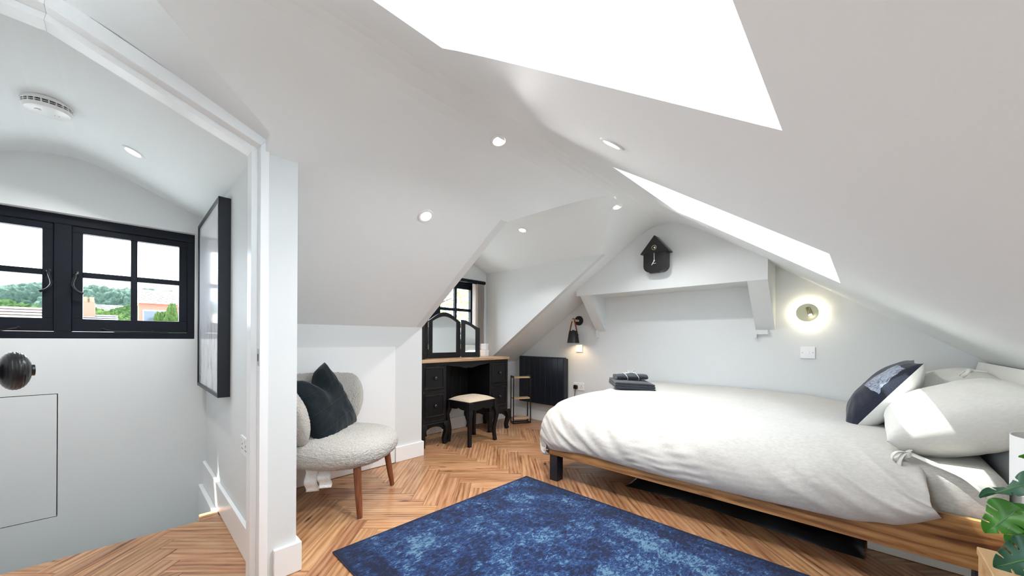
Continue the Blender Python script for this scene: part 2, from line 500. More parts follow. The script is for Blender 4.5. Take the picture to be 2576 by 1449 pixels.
# door leaf, opened into the bedroom; only its knob reaches into the picture
da = rad(-76.5)
dr = thing('door_1', None, None, (-.335, 1.752, .006), da, kind='structure')
bx('door_leaf', WHITE, (0, .66, -.04, 0, 0, 1.78), dr, bevel=.002)
kb = B()
mk = Matrix.Translation((.600, 0, .928)) @ Matrix.Rotation(-pi / 2, 4, 'X')
prof = [(0, 0), (.027, 0), (.027, .006), (.012, .010), (.010, .031)]
for k in range(25):
    a = -pi / 2 + .35 + (pi - .7) * k / 24
    prof.append((.0365 * cos(a) + (.0008 if k % 2 else 0), .052 + .021 * sin(a)))
prof += [(.011, .0725), (.011, .0760), (0, .0760)]
kb.lathe(prof, 40, mk)
kn = kb.obj('door_knob', m_plain('black_door_knob', (.008, .008, .009), .28, .0), dr)

# ------------------------------------------------------------------ herringbone floor
def clip(poly, ax, lim, keep_less):
    out = []
    for i in range(len(poly)):
        p, q = poly[i], poly[(i + 1) % len(poly)]
        ip = (p[ax] <= lim) if keep_less else (p[ax] >= lim); iq = (q[ax] <= lim) if keep_less else (q[ax] >= lim)
        if ip: out.append(p)
        if ip != iq:
            t = (lim - p[ax]) / (q[ax] - p[ax]); out.append((p[0] + (q[0] - p[0]) * t, p[1] + (q[1] - p[1]) * t))
    return out
floor_o = structure(B().box(XN, XB, YR, 2.62, -.05, -.006).box(.395, XB, 2.62, YF, -.05, -.006).obj('floor', SUBFLOOR))
PW, PLN = .088, .528
def plank_mesh(poly):
    """poly: ccw outline in the plank's own frame (long side along x)"""
    b = B(); g_, ch = .0007, .0012
    cx = sum(p[0] for p in poly) / len(poly); cy = sum(p[1] for p in poly) / len(poly)
    def ins(d):
        out = []
        n = len(poly)
        for i in range(n):
            p0, p1, p2 = Vector(poly[i - 1]), Vector(poly[i]), Vector(poly[(i + 1) % n])
            a = (p1 - p0).normalized(); c = (p2 - p1).normalized()
            na, nc = Vector((-a.y, a.x)), Vector((-c.y, c.x))
            k = 1 + na.dot(nc)
            out.append(p1 + (na + nc) * (d / k if k > .2 else d))
        return out
    o1, o2 = ins(g_), ins(g_ + ch)
    lo = [b.bm.verts.new((p.x, p.y, -.006)) for p in o1]
    mi = [b.bm.verts.new((p.x, p.y, -.0008)) for p in o1]
    hi = [b.bm.verts.new((p.x, p.y, 0)) for p in o2]
    n = len(poly)
    b.bm.faces.new(hi)
    for i in range(n):
        j = (i + 1) % n
        b.bm.faces.new([lo[i], lo[j], mi[j], mi[i]]); b.bm.faces.new([mi[i], mi[j], hi[j], hi[i]])
    return b
FULL = [(-PLN / 2, -PW / 2), (PLN / 2, -PW / 2), (PLN / 2, PW / 2), (-PLN / 2, PW / 2)]
full_me = plank_mesh(FULL).mesh('plank', PLANK, None)
def seen(x, y):
    """is this floor point in the photo's field of view?"""
    f = Vector((cos(YAW), sin(YAW))); r = Vector((sin(YAW), -cos(YAW))); p = Vector((x, y))
    d = p.dot(f)
    return d > 1.35 and -1.55 < p.dot(r) / d < 1.55
planks = []
a0 = pi / 4
K = int(PLN / PW)
for i in range(-70, 70):
    for j in range(-16, 16):
        for kind in (0, 1):
            # staggered pairs: one plank along u, one along v, stepping by the plank width
            ux, uy = (i * PW + j * PLN, i * PW - j * PLN)
            if kind == 0: cx, cy, ang = ux + PLN / 2, uy + PW / 2, 0.0
            else: cx, cy, ang = ux + PLN + PW / 2 - PLN * 0, uy + PW - PLN / 2 + 0, pi / 2
            X = 1.30 + cx * cos(a0) - cy * sin(a0); Y = 1.10 + cx * sin(a0) + cy * cos(a0)
            if not (XN - .3 < X < XB + .3 and YR - .3 < Y < YF + .3): continue
            planks.append((X, Y, ang + a0))
def order(p):
    X, Y, _ = p
    return (0 if (seen(X, Y)) else 1, X * X + Y * Y)
planks.sort(key=order)
rest = B(); count = 0
for X, Y, ang in planks:
    ca, sa = cos(ang), sin(ang)
    W = [(X + px * ca - py * sa, Y + px * sa + py * ca) for px, py in FULL]
    lim = 2.62 if X < .455 else yk if X < 1.76 else YF
    if Y > lim + .28: continue
    poly = clip(clip(clip(clip(W, 1, lim, True), 1, YR, False), 0, XB, True), 0, XN, False)
    if len(poly) < 3: continue
    ar = .5 * sum(poly[i][0] * poly[(i + 1) % len(poly)][1] - poly[(i + 1) % len(poly)][0] * poly[i][1] for i in range(len(poly)))
    if ar < .0006: continue
    whole = abs(ar - PW * PLN) < 1e-6
    loc_poly = [((x - X) * ca + (y - Y) * sa, -(x - X) * sa + (y - Y) * ca) for x, y in poly]
    dz = random.Random(int(X * 997) * 31 + int(Y * 991)).uniform(-.0004, .0002)
    if count < 300:
        me = full_me if whole else plank_mesh(loc_poly).mesh('plank', PLANK, None)
        o = bpy.data.objects.new('plank', me); COL.objects.link(o)
        o.parent = floor_o; o.location = (X, Y, dz); o.rotation_euler = (0, 0, ang); count += 1
    else:
        t = plank_mesh(loc_poly); mt = Matrix.Translation((X, Y, dz)) @ Matrix.Rotation(ang, 4, 'Z')
        t.bm.transform(mt); tmp = bpy.data.meshes.new('tmp'); t.bm.to_mesh(tmp); t.bm.free(); rest.bm.from_mesh(tmp); bpy.data.meshes.remove(tmp)
if len(rest.bm.verts): tag(rest.obj('plank_field', PLANK, floor_o, smooth=None), kind='stuff')

# ------------------------------------------------------------------ windows in the dormers
def casement(name, opening, ysash, sashes, zr, muntin_z, depth=.07, stile=.042):
    x0, x1, z0, z1 = opening
    w = thing(name, None, None, kind='structure')
    fr = B()
    y0 = ysash
    fr.box(x0, x1, y0, y0 + depth, z1 - .055, z1); fr.box(x0, x1, y0, y0 + depth, z0, z0 + .04)
    fr.box(x0, x0 + .037, y0, y0 + depth, z0 + .04, z1 - .055); fr.box(x1 - .037, x1, y0, y0 + depth, z0 + .04, z1 - .055)
    for a, c in zip(sashes, sashes[1:]): fr.box(a[1], c[0], y0, y0 + depth, z0 + .04, z1 - .055)
    fr.obj('window_frame', BLACKF, w, bevel=.003)
    zb, zt = z0 + .042, z1 - .057
    for a, c in sashes:
        s = B(); ys = y0 + .012
        s.box(a + .001, c - .001, ys, ys + .045, zb, zr[0]); s.box(a + .001, c - .001, ys, ys + .045, zr[1], zt)
        s.box(a + .001, a + stile, ys, ys + .045, zr[0], zr[1]); s.box(c - stile, c - .001, ys, ys + .045, zr[0], zr[1])
        xm = (a + c) / 2
        s.box(xm - .015, xm + .015, ys + .006, ys + .04, zr[0], zr[1])
        s.box(a + stile, xm - .015, ys + .006, ys + .04, muntin_z - .016, muntin_z + .016); s.box(xm + .015, c - stile, ys + .006, ys + .04, muntin_z - .016, muntin_z + .016)
        so = s.obj('sash', BLACKF, w, bevel=.002)
        for (pa, pb) in ((a + stile, xm - .015), (xm + .015, c - stile)):
            for (qa, qb) in ((zr[0], muntin_z - .016), (muntin_z + .016, zr[1])):
                bx('pane', GLASS, (pa - .004, pb + .004, ys + .020, ys + .024, qa - .004, qb + .004), so)
    return w
w1 = casement('window_1', W1, YF + .05, ((-.785, -.276), (-.21, .299)), (1.106, 1.612), 1.368)
for (wn_, w_) in ((w1, W1),):
    lb = B(); y0_, y1_ = YF + .0005, YF + .05
    lb.box(w_[0], w_[1], y0_, y1_, w_[3] - .001, w_[3] + .0005); lb.box(w_[1] - .0005, w_[1] + .001, y0_, y1_, w_[2], w_[3]); lb.box(w_[0] - .001, w_[0] + .0005, y0_, y1_, w_[2], w_[3])
    lb.obj('lit_reveal_sheet', REVEAL, wn_)  # white sheets added: strong daylight on the reveal put into their colour
portal(((W1[0] + W1[1]) / 2, YF + .19, (W1[2] + W1[3]) / 2), (0, -1, 0), W1[1] - W1[0], W1[3] - W1[2])
w2 = casement('window_2', W2, YF + .07, ((1.827, 2.30), (2.36, 2.878)), (1.0, 1.58), 1.336)
portal(((W2[0] + W2[1]) / 2, YF + .19, (W2[2] + W2[3]) / 2), (0, -1, 0), W2[1] - W2[0], W2[3] - W2[2])
structure(bx('trim_2', WHITE, (W2[0], W2[1], YF - .02, YF + .09, W2[2] - .02, W2[2] + .002), bevel=.003))
# handles and stays of the landing window
HAND = m_plain('black_iron', (.012, .012, .013), .28, .3)
for xh, sg in ((-.295, 1), (-.19, -1)):
    h = B(); y = YF + .05
    h.tube(spline([(xh, y + .01, 1.372), (xh, y - .022, 1.37), (xh + .006 * sg, y - .03, 1.345), (xh + .014 * sg, y - .034, 1.30), (xh - .002 * sg, y - .036, 1.268), (xh - .028 * sg, y - .036, 1.252)], 16), [.006] * 12 + [.0055, .006, .007, .0075], 8)
    h.lathe([(0, -.002), (.011, 0), (.012, .008), (0, .012)], 12, Matrix.Translation((xh, y + .008, 1.372)) @ Matrix.Rotation(pi / 2, 4, 'X'))
    h.obj('handle', HAND, w1)
for x0_, x1_ in ((-.09, .20), (-.39, -.72)):
    h = B(); y = YF + .035; s_ = 1 if x1_ > x0_ else -1
    h.tube(spline([(x0_, y - .012, 1.052), (x0_ + .012 * s_, y - .01, 1.044), (x0_ + .06 * s_, y, 1.034), (x0_ + .14 * s_, y, 1.034), (x1_ - .02 * s_, y + .004, 1.032), (x1_, y + .006, 1.031)], 18), [.0075, .0065] + [.0045] * 16, 8)
    for q in (.1, .22): h.cyl((x0_ + q * s_, y + .002, 1.03), (x0_ + q * s_, y + .002, 1.043), .004)
    h.box(min(x1_, x1_ - .03 * s_), max(x1_, x1_ - .03 * s_), y, y + .03, 1.026, 1.034)
    h.obj('stay', HAND, w1)
# ------------------------------------------------------------------ rug
def rug_material():
    m, nt, b = new_mat('blue_distressed_rug', rough=.95, spec=.1)
    b.inputs['Sheen Weight'].default_value = .15
    tc = nt.nodes.new('ShaderNodeTexCoord'); sx = nt.nodes.new('ShaderNodeSeparateXYZ'); nt.links.new(tc.outputs['Object'], sx.inputs[0])
    ax, ay = math_n(nt, 'ABSOLUTE', sx.outputs[0]), math_n(nt, 'ABSOLUTE', sx.outputs[1])
    dist = math_n(nt, 'MINIMUM', math_n(nt, 'SUBTRACT', .675, ax), math_n(nt, 'SUBTRACT', .95, ay))
    big = noise_t(nt, coords(nt), 3.3, 3, .5)
    mid = noise_t(nt, coords(nt, (1.0, .55, 1)), 17, 5, .65, .4)
    fine = noise_t(nt, coords(nt, (.55, 1.0, 1)), 85, 4, .7, .8)
    # faint medallion rings and scrolls left in the worn pile
    rr = math_n(nt, 'SQRT', math_n(nt, 'ADD', math_n(nt, 'POWER', sx.outputs[0], 2.0), math_n(nt, 'POWER', math_n(nt, 'MULTIPLY', sx.outputs[1], .72), 2.0)))
    ring = math_n(nt, 'SINE', math_n(nt, 'ADD', math_n(nt, 'MULTIPLY', rr, 34.0), math_n(nt, 'MULTIPLY', big, 9.0)))
    vo = N(nt, 'ShaderNodeTexVoronoi', i_Scale=5.5, feature='DISTANCE_TO_EDGE'); nt.links.new(coords(nt), vo.inputs['Vector'])
    med = noise_t(nt, coords(nt, (.6, 1.0, 1)), 34, 4, .7, 1.0)
    f = math_n(nt, 'ADD', math_n(nt, 'MULTIPLY', big, .80), math_n(nt, 'MULTIPLY', mid, .55))
    f = math_n(nt, 'ADD', f, math_n(nt, 'MULTIPLY', ring, .05))
    f = math_n(nt, 'ADD', f, math_n(nt, 'MULTIPLY', math_n(nt, 'SUBTRACT', fine, .5), 1.15))
    f = math_n(nt, 'ADD', f, math_n(nt, 'MULTIPLY', math_n(nt, 'SUBTRACT', med, .5), .75))
    f = math_n(nt, 'ADD', f, math_n(nt, 'MULTIPLY', ramp(nt, vo.outputs[0], [(0, (1, 1, 1)), (.035, (0, 0, 0))]), .07))
    f = math_n(nt, 'ADD', f, .50)
    edge = ramp(nt, dist, [(.0, (0, 0, 0)), (.014, (.2, .2, .2)), (.024, (.72, .72, .72)), (.115, (.72, .72, .72)), (.125, (.55, .55, .55)), (.145, (.95, .95, .95)), (.30, (1, 1, 1))])
    f = math_n(nt, 'MULTIPLY_ADD', math_n(nt, 'SUBTRACT', edge, 1.0), .30, f)
    col = ramp(nt, f, [(.0, (.002, .005, .020)), (.475, (.003, .007, .030)), (.500, (.006, .018, .070)), (.545, (.008, .027, .100)), (.560, (.012, .040, .118)), (.598, (.018, .054, .140)), (.612, (.058, .122, .195)), (.66, (.092, .175, .258))])

    nt.links.new(math_n(nt, 'MULTIPLY', f, .46), [n for n in nt.nodes if n.type == 'VALTORGB'][-1].inputs[0])
    nt.links.new(col, b.inputs['Base Color'])
    bump(nt, b, noise_t(nt, coords(nt), 520, 2), .5, .003)
    return m
RUGM = rug_material()
rg = thing('rug', 'blue distressed vintage-pattern rug on the herringbone floor', 'rug', (1.337, .828, 0), rad(-.65))
B().box(-.671, .671, -.946, .946, .0005, .009).obj('pile', RUGM, rg, bevel=.003)
e = B()
RW, RH = .675, .95
for (x0, x1, y0, y1) in ((-RW, RW, RH - .008, RH), (-RW, RW, -RH, -RH + .008), (-RW, -RW + .008, -RH + .008, RH - .008), (RW - .008, RW, -RH + .008, RH - .008)):
    e.box(x0, x1, y0, y1, .0003, .0075)
e.obj('binding', m_fabric('navy_binding', (.006, .010, .045)), rg, bevel=.002)

# ------------------------------------------------------------------ bed
OAKBED = m_wood('bed_oak', [(.36, (.10, .035, .012)), (.44, (.24, .10, .034)), (.52, (.36, .17, .060)), (.62, (.48, .25, .098))], 1, 13, 2.2, .4, knots=.8, bumpk=.06)
bed = thing('bed', 'oak framed double bed with black square legs along the gable wall', 'bed', (0, 0, 0))
bx('side_rail', OAKBED, (2.095, 2.12, -.42, 1.62, .183, .362), bed, bevel=.002)
bx('side_rail', OAKBED, (3.495, 3.52, -.42, 1.62, .183, .362), bed, bevel=.002)
bx('foot_rail', m_wood('bed_oak_x', [(.36, (.10, .035, .012)), (.44, (.24, .10, .034)), (.52, (.36, .17, .060)), (.62, (.48, .25, .098))], 0, 11, 1.3, .4), (2.12, 3.495, 1.595, 1.62, .183, .362), bed, bevel=.002)
for lx in (2.10, 3.445):
    for ly in (1.552, -.36):
        bx('leg', m_plain('bed_leg_black', (.012, .014, .02), .4), (lx, lx + .07, ly, ly + .065, 0, .183), bed, bevel=.002)
for k in range(12):
    bx('slat', OAKBED, (2.12, 3.495, -.36 + k * .165, -.29 + k * .165, .285, .300), bed)
hbm = m_fabric('cream_upholstery', (.74, .73, .68), None, scale=500, bumpk=.04)
hb = B()
mh = rot_about((0, -.435, .5), 'X', rad(11.0))
def hb_f(i, j):
    u, v = i / 30 * 2 - 1, j / 24 * 2 - 1
    k = (1 - abs(u) ** 8) * (1 - abs(v) ** 6)
    return mh @ Vector((2.815 + u * .685, -.425 + .018 * k, .60 + v * .285 - .02 * max(0, abs(u) - .9) * (1 if v > 0 else 0)))
hb.grid(hb_f, 31, 25)
hb.box(2.13, 3.50, -.465, -.425, .315, .885, m=mh)
hb.obj('headboard', hbm, bed, bevel=0)

SHEET = m_fabric('linen_sheet', (.58, .555, .51), (.48, .455, .415), scale=420, bumpk=.06)
DUVETM = m_fabric('linen_duvet', (.605, .572, .532), (.54, .508, .47), scale=330, bumpk=.16, wrinkle=.35)
PILLOWM = m_fabric('cream_pillowcase', (.74, .725, .675), (.70, .68, .625), scale=380, bumpk=.18, wrinkle=.35)

def rounded_box(name, mat, dims, r, parent=None, n=5, bulge=0.0):
    x0, x1, y0, y1, z0, z1 = dims
    b = B().box(x0, x1, y0, y1, z0, z1)
    bmesh.ops.bevel(b.bm, geom=b.bm.edges[:], offset=r, segments=n, profile=.5, affect='EDGES')
    return b.obj(name, mat, parent, smooth=True)
mt = rounded_box('mattress', SHEET, (2.135, 3.48, -.385, 1.585, .302, .525), .06)
tag(mt, 'beige fitted-sheet mattress lying in the oak bed frame', 'mattress')

# duvet: a quilt draped over the mattress, near side and foot hanging in a padded roll
side_path = spline([(-1.42, .012, 0), (-1.36, 0, 0), (-.9, 0, 0), (-.5, .002, 0), (-.30, .010, 0), (-.16, .036, 0), (-.06, .088, 0), (.005, .155, 0), (.042, .23, 0), (.046, .30, 0), (.025, .352, 0), (.004, .368, 0), (-.010, .362, 0), (-.022, .335, 0), (-.026, .29, 0)], 110)
foot_path = spline([(-1.92, .112, 0), (-1.895, .078, 0), (-1.80, .055, 0), (-1.6, .040, 0), (-1.25, .012, 0), (-.7, 0, 0), (-.36, .006, 0), (-.20, .03, 0), (-.09, .085, 0), (-.005, .17, 0), (.040, .26, 0), (.042, .335, 0), (.010, .385, 0), (-.03, .395, 0), (-.065, .36, 0), (-.085, .28, 0)], 190)
ZT = .612
def duvet_point(i, j):
    ox, dx, _ = side_path[i]; oy, dy, _ = foot_path[j]
    R_ = .24
    if ox > -R_ and oy > -R_:
        u, v = (ox + R_) / (R_ + .05), (oy + R_) / (R_ + .05)
        u, v = u * sqrt(max(0, 1 - v * v * .42)), v * sqrt(max(0, 1 - u * u * .42))
        ox, oy = u * (R_ + .05) - R_, v * (R_ + .05) - R_
    k = 3.2
    d = (max(dx, 0) ** k + max(dy, 0) ** k) ** (1 / k) + min(dx, 0) + min(dy, 0)
    if d > .36: d = .36 + .055 * math.tanh((d - .36) / .055)
    X, Y, Z = 2.10 - ox, 1.735 + oy, ZT - d
    t = (Y + .2) / 1.9
    # hem rises slowly towards the foot, pulled up a little at the pillows
    if dx > .2: Z += (dx - .2) * (.10 - .34 * max(0, t - .80) / .20 - .16 * sin(pi * min(max(t, 0), 1)))
    if dx > .2 and Y < .06: X += .0; Z += (dx - .2) * .55 * ((.06 - Y) / .25) ** 2
    if Y < -.05 and dx > .2: Y -= .035 * (dx - .2) / .17
    # padding and creases
    p = Vector((X * 1.0, Y * 1.0, Z * 1.0))
    puff = noise.noise(p * 2.3) * .016 + noise.noise(p * 5.1 + Vector((3, 1, 7))) * .007
    s = i / 85.0
    hang = min(max((dx - .01) / .22, 0), 1) * (1 - min(max((dx - .34) / .03, 0), 1) * .6)
    q = (Y * 1.0 + dx * 1.15)
    crease = noise.noise(Vector((q * 7.0, dx * 2.6, 1.7))) + .6 * noise.noise(Vector((q * 15.0, dx * 4.4, 5.3))) + .25 * noise.noise(Vector((q * 33.0, dx * 9, 2.2)))
    crease = max(-.5, 1 - abs(crease) * 2.6)
    patch = min(1, max(.15, .55 + 1.3 * noise.noise(Vector((Y * 1.7, dx * 3, 11.0)))))
    amp = .015 * hang * patch
    footh = min(max((dy - .02) / .2, 0), 1)
    crease2 = noise.noise(Vector((X * 11.0, dy * 3.0, 9.7))) + .5 * noise.noise(Vector((X * 23.0, dy * 5.0, 4.4)))
    n = Vector((-min(1, dx / .2), min(1, max(dy, 0) / .2), max(.15, 1 - max(dx, dy, 0) / .25))).normalized()
    n_off = puff + amp * crease + .008 * footh * (1 - abs(crease2) * 1.5)
    return Vector((X, Y, Z)) + n * n_off
d_ = B(); d_.grid(duvet_point, 110, 190)
dv = d_.obj('duvet', DUVETM, smooth=True)
sub = dv.modifiers.new('sub', 'SUBSURF'); sub.levels = 1; sub.render_levels = 1
tag(dv, 'crumpled oatmeal linen duvet spread over the oak bed', 'duvet')
hem = B()
hem.tube([duvet_point(92, j) + Vector((-.002, 0, -.001)) for j in range(2, 165)], .0018, 6)
hem.obj('seam', m_fabric('duvet_seam', (.60, .575, .54)), dv)

# ------------------------------------------------------------------ pillows
def pillow_pts(w, h, t, n=40, pinch=.07, seed=0, edge=.5, wr=.006, chop=0, both=True, power=2.2):
    """front and back surface functions of a stuffed cushion lying in its own xy plane"""
    def f(sign):
        def g(i, j):
            u, v = i / (n - 1) * 2 - 1, j / (n - 1) * 2 - 1
            k = max(0.0, (1 - abs(u) ** power) * (1 - abs(v) ** power)) ** edge
            x = w / 2 * u * (1 - pinch * (1 - v * v)); y = h / 2 * v * (1 - pinch * (1 - u * u))
            z = sign * t / 2 * k
            if chop and v > -.2:
                dent = math.exp(-(u / .30) ** 2) * ((v + .2) / 1.2) ** 2
                y -= chop * dent; z *= 1 - .55 * dent
            q = Vector((x * 6 + seed, y * 6, sign * 2.0 + seed))
            rim = 1 - k
            z += sign * k ** .5 * (noise.noise(q) * wr * 1.2 + noise.noise(q * 2.7) * wr * .6)
            a_ = atan2(y, x)
            z += sign * (k ** .4) * rim * noise.noise(Vector((a_ * 6.0, seed, sign))) * wr * 2.2
            return Vector((x, y, z))
        return g
    return f
def place(loc, zdir, xdir):
    """matrix whose z axis is zdir and x axis close to xdir"""
    z = Vector(zdir).normalized(); x = Vector(xdir); x = (x - z * x.dot(z)).normalized(); y = z.cross(x)
    return Matrix(((x.x, y.x, z.x, loc[0]), (x.y, y.y, z.y, loc[1]), (x.z, y.z, z.z, loc[2]), (0, 0, 0, 1)))
def pillow(name, label, cat, loc, zdir, xdir, w, h, t, mats, parts=('front', 'back'), **kw):
    f = pillow_pts(w, h, t, **kw); n = kw.get('n', 40)
    r = thing(name, label, cat); r.matrix_world = place(loc, zdir, xdir)
    if mats[0] is mats[1]:
        b = B(); b.grid(f(1), n, n); b.grid(f(-1), n, n); b.obj('pillowcase', mats[0], r, smooth=True, weld=True)
        return r
    for sgn, pm, pn in ((1, mats[0], parts[0]), (-1, mats[1], parts[1])):
        b = B(); b.grid(f(sgn), n, n); b.obj(pn, pm, r, smooth=True)
    return r
# two bed pillows lie against the headboard, long side across the bed
p1 = pillow('bed_pillow', 'plump cream bed pillow with a tied opening nearest the bedside lamp', 'pillow', (2.485, -.300, .675), (0.03, .40, .91), (1, 0, .02), .64, .48, .285, (PILLOWM, PILLOWM), n=64, seed=1.3, pinch=.04, edge=.42, wr=.006, power=2.4)
p2 = pillow('bed_pillow', 'cream bed pillow partly hidden behind the black and white cushion', 'pillow', (3.13, -.30, .695), (0.0, .40, .92), (1, 0, 0), .64, .46, .26, (PILLOWM, PILLOWM), n=50, seed=5.1, pinch=.04, edge=.36, wr=.006, power=2.6)
tie = B()
tie.tube(spline([(-.30, .190, -.050), (-.335, .215, -.055), (-.345, .235, -.075), (-.335, .242, -.095), (-.322, .225, -.085)], 14), .010, 8, sq=(1, .35))
tie.tube(spline([(-.315, .195, -.058), (-.335, .15, -.10), (-.345, .10, -.150), (-.345, .08, -.19), (-.340, .07, -.225)], 14), .014, 8, sq=(1, .3))
tie.tube(spline([(-.315, .195, -.055), (-.34, .225, -.04), (-.345, .245, -.05), (-.33, .25, -.07), (-.318, .215, -.06)], 12), .010, 8, sq=(1, .35))
tie.lathe([(0, -.014), (.012, -.008), (.014, 0), (.012, .008), (0, .014)], 12, Matrix.Translation((-.325, .205, -.062)))
tie.obj('ribbon_tie', PILLOWM, p1)
tie = B()
tie.tube(spline([(-.30, -.10, .11), (-.33, -.13, .13), (-.36, -.12, .12), (-.34, -.10, .105)], 12), .009, 8, sq=(1, .4))
tie.tube(spline([(-.31, -.11, .115), (-.34, -.15, .115), (-.35, -.18, .10)], 10), .009, 8, sq=(1, .4))
tie.obj('ribbon_tie', PILLOWM, p2)

def cushion_print():
    m, nt, b = new_mat('navy_velvet_print', (.008, .010, .02), .8, spec=.15)
    b.inputs['Sheen Weight'].default_value = .25
    tc = nt.nodes.new('ShaderNodeTexCoord'); s = nt.nodes.new('ShaderNodeSeparateXYZ'); nt.links.new(tc.outputs['Object'], s.inputs[0])
    wob = math_n(nt, 'MULTIPLY', noise_t(nt, coords(nt), 14, 3), .03)
    fx = math_n(nt, 'ABSOLUTE', math_n(nt, 'SUBTRACT', math_n(nt, 'ADD', s.outputs[0], wob), -.125))
    fy = math_n(nt, 'ABSOLUTE', math_n(nt, 'SUBTRACT', math_n(nt, 'ADD', s.outputs[1], wob), -.075))
    inside = math_n(nt, 'MULTIPLY', math_n(nt, 'LESS_THAN', fx, .055), math_n(nt, 'LESS_THAN', fy, .085))
    spk = noise_t(nt, coords(nt), 180, 3, .7)
    lines = ramp(nt, noise_t(nt, coords(nt, (1.0, .5, 1)), 22, 4, .6, 1.5), [(.44, (1, 1, 1)), (.49, (.12, .12, .16)), (.54, (1, 1, 1))])
    lit = mixc(nt, 1.0, ramp(nt, spk, [(.3, (.14, .16, .22)), (.62, (.42, .46, .56))]), (0, 0, 0))
    mul = N(nt, 'ShaderNodeMix', data_type='RGBA', blend_type='MULTIPLY'); mul.inputs[0].default_value = .8
    nt.links.new(ramp(nt, spk, [(.3, (.14, .16, .22)), (.62, (.42, .46, .56))]), mul.inputs[6]); nt.links.new(lines, mul.inputs[7])
    base = ramp(nt, spk, [(.3, (.006, .007, .014)), (.7, (.022, .026, .045))])
    nt.links.new(mixc(nt, inside, base, mul.outputs[2]), b.inputs['Base Color'])
    return m
pc = pillow('scatter_cushion', 'black and white scatter cushion with a grey printed patch leaning on the bed pillows', 'cushion', (2.875, -.080, .702), (.0, .82, .57), (1, 0, 0), .46, .47, .20, (cushion_print(), m_fabric('white_cushion_back', (.80, .80, .78), rough=.9, scale=300)), n=44, seed=8.2, pinch=.08, edge=.52, wr=.008)

# ------------------------------------------------------------------ towels on the duvet
TOW = m_fabric('charcoal_towel', (.016, .019, .028), (.030, .034, .046), scale=220, bumpk=.9, sheen=.35)
tw = thing('bath_towel', 'folded charcoal bath towel lying flat on the duvet', 'towel', (2.86, 1.375, .618), rad(36))
for k, (z0, z1, s_) in enumerate(((0, .017, 1.0), (.017, .034, .99), (.034, .050, .975))):
    b = B().box(-.195 * s_, .195 * s_, -.152 * s_, .152 * s_, z0, z1)
    bmesh.ops.bevel(b.bm, geom=b.bm.edges[:], offset=.0078, segments=3, profile=.5, affect='EDGES')
    bmesh.ops.subdivide_edges(b.bm, edges=[e_ for e_ in b.bm.edges if e_.calc_length() > .1], cuts=8, use_grid_fill=True)
    for v in b.bm.verts: v.co.z += .003 * noise.noise(v.co * 9 + Vector((k * 3, 0, 0))) - .010 * max(0, -v.co.y / .152) ** 2 * .6 + .004 * v.co.y / .125
    b.obj('fold', TOW, tw, smooth=True)
ht = thing('hand_towel', 'small rolled charcoal hand towel tied with a white ribbon on top of the bath towel', 'towel', (2.90, 1.40, .670), rad(132))
b = B()
def roll(i, j):
    a = 2 * pi * j / 28; x = (i / 22 - .5) * .25
    r1, r2 = .075, .024
    ex = 1 - .35 * abs(i / 22 - .5) ** 3 * 8 * .4
    y, z = r1 * cos(a), r2 * sin(a) * ex
    z += .006 * noise.noise(Vector((x * 18, cos(a) * 2, sin(a) * 2)))
    pinch_ = math.exp(-((abs(x) - .045) / .014) ** 2) * .10
    return Vector((x, y * (1 - pinch_), .024 + z * (1 - pinch_)))
b.grid(roll, 23, 28, wv=True)
for i in (0, 22):
    b.face([roll(i, j) for j in range(28)])
b.obj('roll', TOW, ht, smooth='auto', weld=True)
RIB = m_plain('white_ribbon', (.88, .88, .9), .45)
rb = B()
for xr in (-.048, .042):
    rb.tube([Vector((xr + .012 * sin(2 * pi * k / 26), .0745 * cos(2 * pi * k / 26), .0245 + .0275 * sin(2 * pi * k / 26))) for k in range(26)], .0048, 6, closed=True, sq=(1, .45))
rb.tube(spline([(-.048, 0, .052), (-.02, .004, .057), (.0, .006, .060), (.042, 0, .052)], 12), .0045, 6)
for sg in (-1, 1):
    rb.tube(spline([(0, .006, .061), (.016 * sg, .016, .074), (.030 * sg, .010, .076), (.022 * sg, -.002, .066), (0, .004, .061)], 16), .005, 6, sq=(1, .4))
    rb.tube(spline([(0, .004, .062), (.012 * sg, -.012, .058), (.020 * sg, -.028, .053)], 8), .0045, 6, sq=(1, .4))
rb.obj('ribbon', RIB, ht, smooth=True)

# ------------------------------------------------------------------ things stored under the bed
bagm = m_plain('black_plastic', (.008, .008, .010), .30)
bg_ = B()
def bag_f(i, j):
    u, v = i / 60, j / 24
    x = 2.36 + .50 * v + .03 * sin(u * 5) * (1 - v); y = 1.17 - 1.18 * u
    k = max(0, (1 - (2 * u - 1) ** 6) * (1 - (2 * v - 1) ** 6)) ** .5
    z = .004 + k * (.056 + .026 * noise.noise(Vector((x * 8, y * 5, 0))) + .016 * noise.noise(Vector((x * 26, y * 13, 3))))
    return Vector((x, y, z))
bg_.grid(bag_f, 61, 25)
tag(bg_.obj('garment_bag', bagm, smooth=True), 'long crumpled black plastic garment bag on the floor under the bed', 'bag')
PLY = m_wood('pale_ply', [(.3, (.50, .45, .38)), (.6, (.60, .55, .48)), (.8, (.66, .61, .54))], 1, 6, 3, .5)
bb = thing('storage_box', 'pale plywood box with a small red mark under the head of the bed', 'box', (2.47, -.02, 0))
bo = B().box(0, .012, -.37, 0, .003, .165).box(.012, .5, -.012, 0, .003, .165).box(.012, .5, -.37, -.358, .003, .165).box(.488, .5, -.358, -.012, .003, .165).box(.012, .488, -.358, -.012, .003, .015)
bo.obj('carcass', PLY, bb, bevel=.001)
lg = B(); lg.prism([(-.106, .062), (-.136, .058), (-.140, .086), (-.122, .094), (-.104, .088)], 'x', -.0008, 0)
lo = lg.obj('red_mark', m_plain('red_print', (.55, .02, .03), .5), bb)
